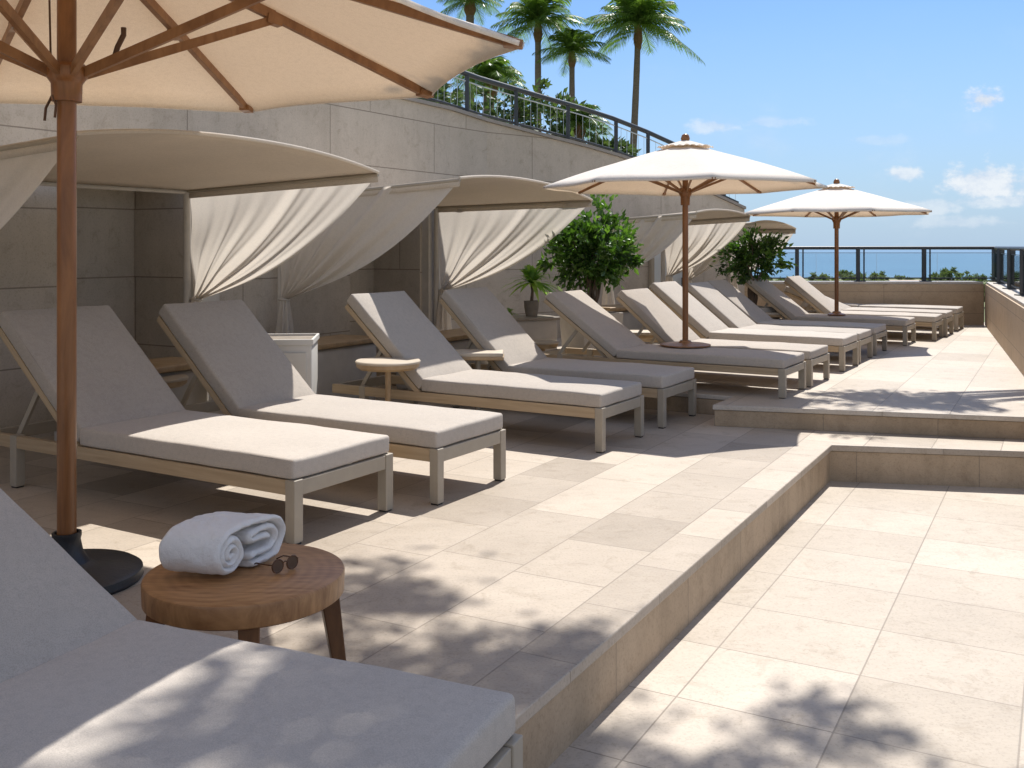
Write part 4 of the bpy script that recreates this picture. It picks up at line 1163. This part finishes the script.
# door and posts behind the third cabana
dd = (wpath[15][0] - wpath[14][0]).normalized(); dn = Vector((dd.y, -dd.x)); dc = wpath[14][0] + dd * .25 + dn * .03
dr = empty('service_door', 'pale grey door with a metal frame in the wall behind the third cabana', 'door', (dc.x, dc.y, ZU), math.atan2(dd.y, dd.x))
g = G(); g.box((-.30, -.03, 0), (.30, .0, 1.35)); g.obj('door_leaf', M['frosted'], dr, bev=.003)
g = G(); g.box((-.36, -.04, 0), (-.302, .02, 1.41)); g.box((.302, -.04, 0), (.36, .02, 1.41)); g.box((-.302, -.04, 1.352), (.302, .02, 1.41)); g.obj('door_frame', M['taupe'], dr, bev=.003)
g = G(); g.tube([(.24, -.06, .62), (.24, -.06, .74)], .01, 8); g.obj('handle', M['rail_metal'], dr)

# ------------------------------------------------------------------ palms and shrubs on the planted terrace
def palm(label, px, py, Y, rad, basez, lean=0, seed=1, nf=34, tr=.13, droop=1.0):
    x = (px - 512) / 1000 * Y; z = H + (246 - py) / 1000 * Y
    org = (x + lean, Y, basez)
    r = empty('palm_tree', label, 'palm tree', org, group='palm trees above the wall'); rnd = random.Random(seed)
    g = G(); n = 14; pts = []; rr = []
    for k in range(n + 1):
        q = k / n; pts.append((x + lean * (1 - q) ** 1.3, Y, basez + (z - basez - rad * .15) * q)); rr.append(tr * (1.15 - .35 * q) * (1 + .05 * (k % 2)))
    g.tube(pts, rr, 12); g.obj('trunk', M['palm_bark'], r, smooth=60, org=org)
    zt = z - rad * .12
    g = G(); g.tube([(x, Y, zt - rad * .42), (x, Y, zt - rad * .25), (x, Y, zt)], [tr * .85, tr * 1.35, tr * .9], 12); g.obj('husk', M['palm_husk'], r, smooth=60, org=org)
    V = []; F = []
    top = Vector((x, Y, zt))
    for f in range(nf):
        az = f * 2.39996 + rnd.uniform(-.2, .2); q = f / nf
        el = R(84 - 92 * q + rnd.uniform(-8, 8)); l = rad * rnd.uniform(.9, 1.12)
        d = Vector((math.cos(az) * math.cos(el), math.sin(az) * math.cos(el), math.sin(el))); hs = Vector((-math.sin(az), math.cos(az), 0))
        K = 16; P = []
        for k in range(K + 1):
            t = k / K; P.append(top + d * l * t - Vector((0, 0, l * .42 * droop * t ** 2.2)))
        for k in range(K):
            a, b = P[k], P[k + 1]; n0 = len(V); w_ = rad * .010
            V += [a - hs * w_, a + hs * w_, b + hs * w_ * .8, b - hs * w_ * .8]; F.append((n0, n0 + 1, n0 + 2, n0 + 3))
        for k in range(2, K * 2 + 1):
            t = k / (K * 2); i = min(K - 1, int(t * K)); c = P[i].lerp(P[i + 1], t * K - i); tn = (P[i + 1] - P[i]).normalized()
            ll = rad * .37 * math.sin(math.pi * (.18 + .74 * t)) * rnd.uniform(.85, 1.1)
            for s in (-1, 1):
                dr_ = (hs * s * .8 + tn * .75 + Vector((0, 0, -.28 - .25 * droop * rnd.random()))).normalized(); wv = tn * rad * .012
                n0 = len(V); m_ = c + dr_ * ll * .6; e = c + dr_ * ll - Vector((0, 0, ll * .22))
                V += [c - wv, c + wv, m_ + wv * .8, m_ - wv * .8, e]; F += [(n0, n0 + 1, n0 + 2, n0 + 3), (n0 + 3, n0 + 2, n0 + 4)]
    mk('crown', V, F, M['palm_leaf'], r, org=org)
    return r
palm('palm tree with a full crown directly left of the slimmer second palm', 538, 16, 30, 1.5, 1.8, .0, 1, 34, .105)
palm('slimmer palm with a small crown, middle of the three trunks above the railing', 572, 47, 30, 1.15, 1.8, .0, 2, 28, .095)
palm('tallest palm with a long bare leaning trunk, rightmost above the railing', 638, 18, 30, 1.75, 1.8, -.28, 3, 36, .105)
palm('low palm with drooping fronds behind the railing, beside the big parasol rim', 490, 74, 22, 1.0, 1.8, -.3, 4, 34, .14, 1.3)
palm('palm crown peeking above the big parasol edge at the top of the picture', 470, -4, 30, 1.1, 1.8, 0, 5, 34, .14)
palm('low palm showing only its fronds behind the railing next to the parasol tip', 425, 100, 17, .55, 1.8, 0, 6, 28, .09, 1.2)
def shrub(label, px, py, Y, rad, seed, mat='bush', frondy=False):
    x = (px - 512) / 1000 * Y; z = H + (246 - py) / 1000 * Y; org = (x, Y, 1.8)
    r = empty('shrub', label, 'shrub', org, group='shrubs behind the upper railing')
    o, cl = leafcloud((x, Y, z), rad, 850, .14, seed, M[mat], 'foliage', r, org, clusters=34, ragged=.5)
    limbs((x, Y, 1.8), [Vector((x, Y, z)) + c[0] * .6 for c in cl[:8]], .04, seed, 'stems', M['bark'], r, org)
shrub('dense green shrub behind the railing between the first two palm trunks', 555, 122, 17, (.7, .6, .55), 31)
shrub('leafy shrub behind the railing left of the palm trunks', 506, 112, 17, (.55, .6, .55), 32)
palm('low bushy palm behind the railing just right of the slim palm trunk', 580, 118, 17, .62, 1.8, 0, 9, 34, .08, 1.2)
shrub('dark green shrub behind the railing next to the parasol tip', 420, 96, 15, (.55, .5, .22), 34)
shrub('low shrub behind the railing at the foot of the tallest palm', 610, 152, 17, (.35, .5, .18), 35)

# ------------------------------------------------------------------ trees whose shade falls into the picture
def shade_tree(label, trunk, cen, rad, n, seed, leaf=.13, clusters=70, tr=.11, z0=ZL):
    org = (*trunk, z0)
    r = empty('broadleaf_tree', label, 'tree', org)
    o, cl = leafcloud(cen, rad, n, leaf, seed, M['leaf'], 'crown', r, org, clusters=clusters, hollow=.15, ragged=.5,
                      reject=lambda p: noise.noise(p * 1.5 + Vector((seed, 0, 0))) > .20 or (p.x - (p.z - 2.3) * .25 + 1.79) ** 2 + (p.y - (p.z - 2.3) * .6 - 4.02) ** 2 < 1.72 ** 2)
    g = G(); fk = Vector((trunk[0] * .75 + cen[0] * .25, trunk[1] * .75 + cen[1] * .25, z0 + (cen[2] - z0) * .55))
    g.tube([(*trunk, z0), Vector((*trunk, z0)).lerp(fk, .5) + Vector((.06, 0, 0)), fk], [tr * 1.2, tr, tr * .85], 12)
    for c in cl[:26]:
        t = Vector(cen) + c[0] * .9; m1 = fk.lerp(t, .45) + Vector((0, 0, .25)); g.tube([fk, fk.lerp(m1, .5) + Vector((0, 0, .08)), m1, m1.lerp(t, .6), t], [tr * .5, tr * .36, tr * .24, tr * .14, .006], 7)
    g.obj('trunk', M['bark'], r, smooth=60, org=org)
shade_tree('broad tree standing right of the lower floor, its crown above the picture', (5.2, 6.3), (2.1, 6.5, 7.5), (1.8, 2.0, .5), 14500, 41, .13, 110, tr=.14)
shade_tree('broad tree beyond the right parapet, overhanging the upper deck', (7.6, 10.4), (4.4, 10.9, 5.6), (1.7, .42, .35), 3600, 44, .11, 50, z0=-.6)

# ------------------------------------------------------------------ land beyond the railing
def far_tree_proto(seed):
    r = empty('broadleaf_tree', 'round dark green tree in the belt of trees between the terrace and the sea', 'tree', (0, 0, 0), group='trees between terrace and sea')
    leafcloud((0, 0, 3.6), (2.9, 2.9, 1.9), 1500, .7, seed, M['far_leaf'], 'crown', r, (0, 0, 0), clusters=26, hollow=.3, ragged=.5)
    g = G(); g.tube([(0, 0, 0), (.1, 0, 2), (0, .1, 3.6)], [.35, .28, .15], 8); g.obj('trunk', M['bark'], r, smooth=60)
    return r
protos = [far_tree_proto(s) for s in (51, 52, 53)]
rnd = random.Random(9)
k = 0
spots = []
for px, top, Y in [(742, 277, 300), (792, 277, 290), (818, 274, 330), (846, 271, 380), (858, 274, 300), (880, 273, 350), (905, 277, 310), (938, 273, 360), (950, 269, 400),
                   (964, 274, 300), (980, 275, 390), (1006, 273, 300), (1034, 271, 330), (765, 276, 360), (720, 276, 280), (1058, 274, 300)]:
    spots.append((px, top, Y))
for px in range(600, 1140, 13): spots.append((px + rnd.uniform(-5, 5), 282.5 + rnd.uniform(-2, 2), rnd.uniform(240, 430)))
for px, top, Y in spots:
    x = (px - 512) / 1000 * Y; zt = H + (246 - top + 2.5) / 1000 * Y; h = zt + 14
    s = max(.55, h / 5.8)
    if k < 3: o = protos[k]; o.location = (x, Y, -14.2); o.rotation_euler = (0, 0, rnd.uniform(0, 6)); o.scale = (s * 1.15, s * 1.15, s)
    else: o = dup(protos[k % 3], (x, Y, -14.2), rnd.uniform(0, 6), protos[0]['label'], (s * 1.15, s * 1.15, s))
    k += 1
def house(label, px, Y, wd, h):
    x = (px - 512) / 1000 * Y
    r = empty('house', label, 'house', (x, Y, -14)); g = G(); g.box((-wd / 2, -3, 0), (wd / 2, 3, h)); g.obj('wall', M['house'], r)
    g = G(); g.add([(-wd / 2 - .3, -3.3, h), (wd / 2 + .3, -3.3, h), (wd / 2 + .3, 3.3, h), (-wd / 2 - .3, 3.3, h), (-wd / 2 - .3, 0, h + 1.2), (wd / 2 + .3, 0, h + 1.2)], [(0, 1, 5, 4), (3, 4, 5, 2), (0, 4, 3), (1, 2, 5), (0, 3, 2, 1)]); g.obj('roof', M['roof'], r)
    for k in range(2):
        g = G(); xx = -wd / 4 + k * wd / 2; g.box((xx - .5, -3.05, h * .45), (xx + .5, -2.99, h * .8)); g.obj('window', M['lens'], r)
house('small white house with a pale roof among the trees, below the farthest parasol', 905, 205, 6, 7.2)
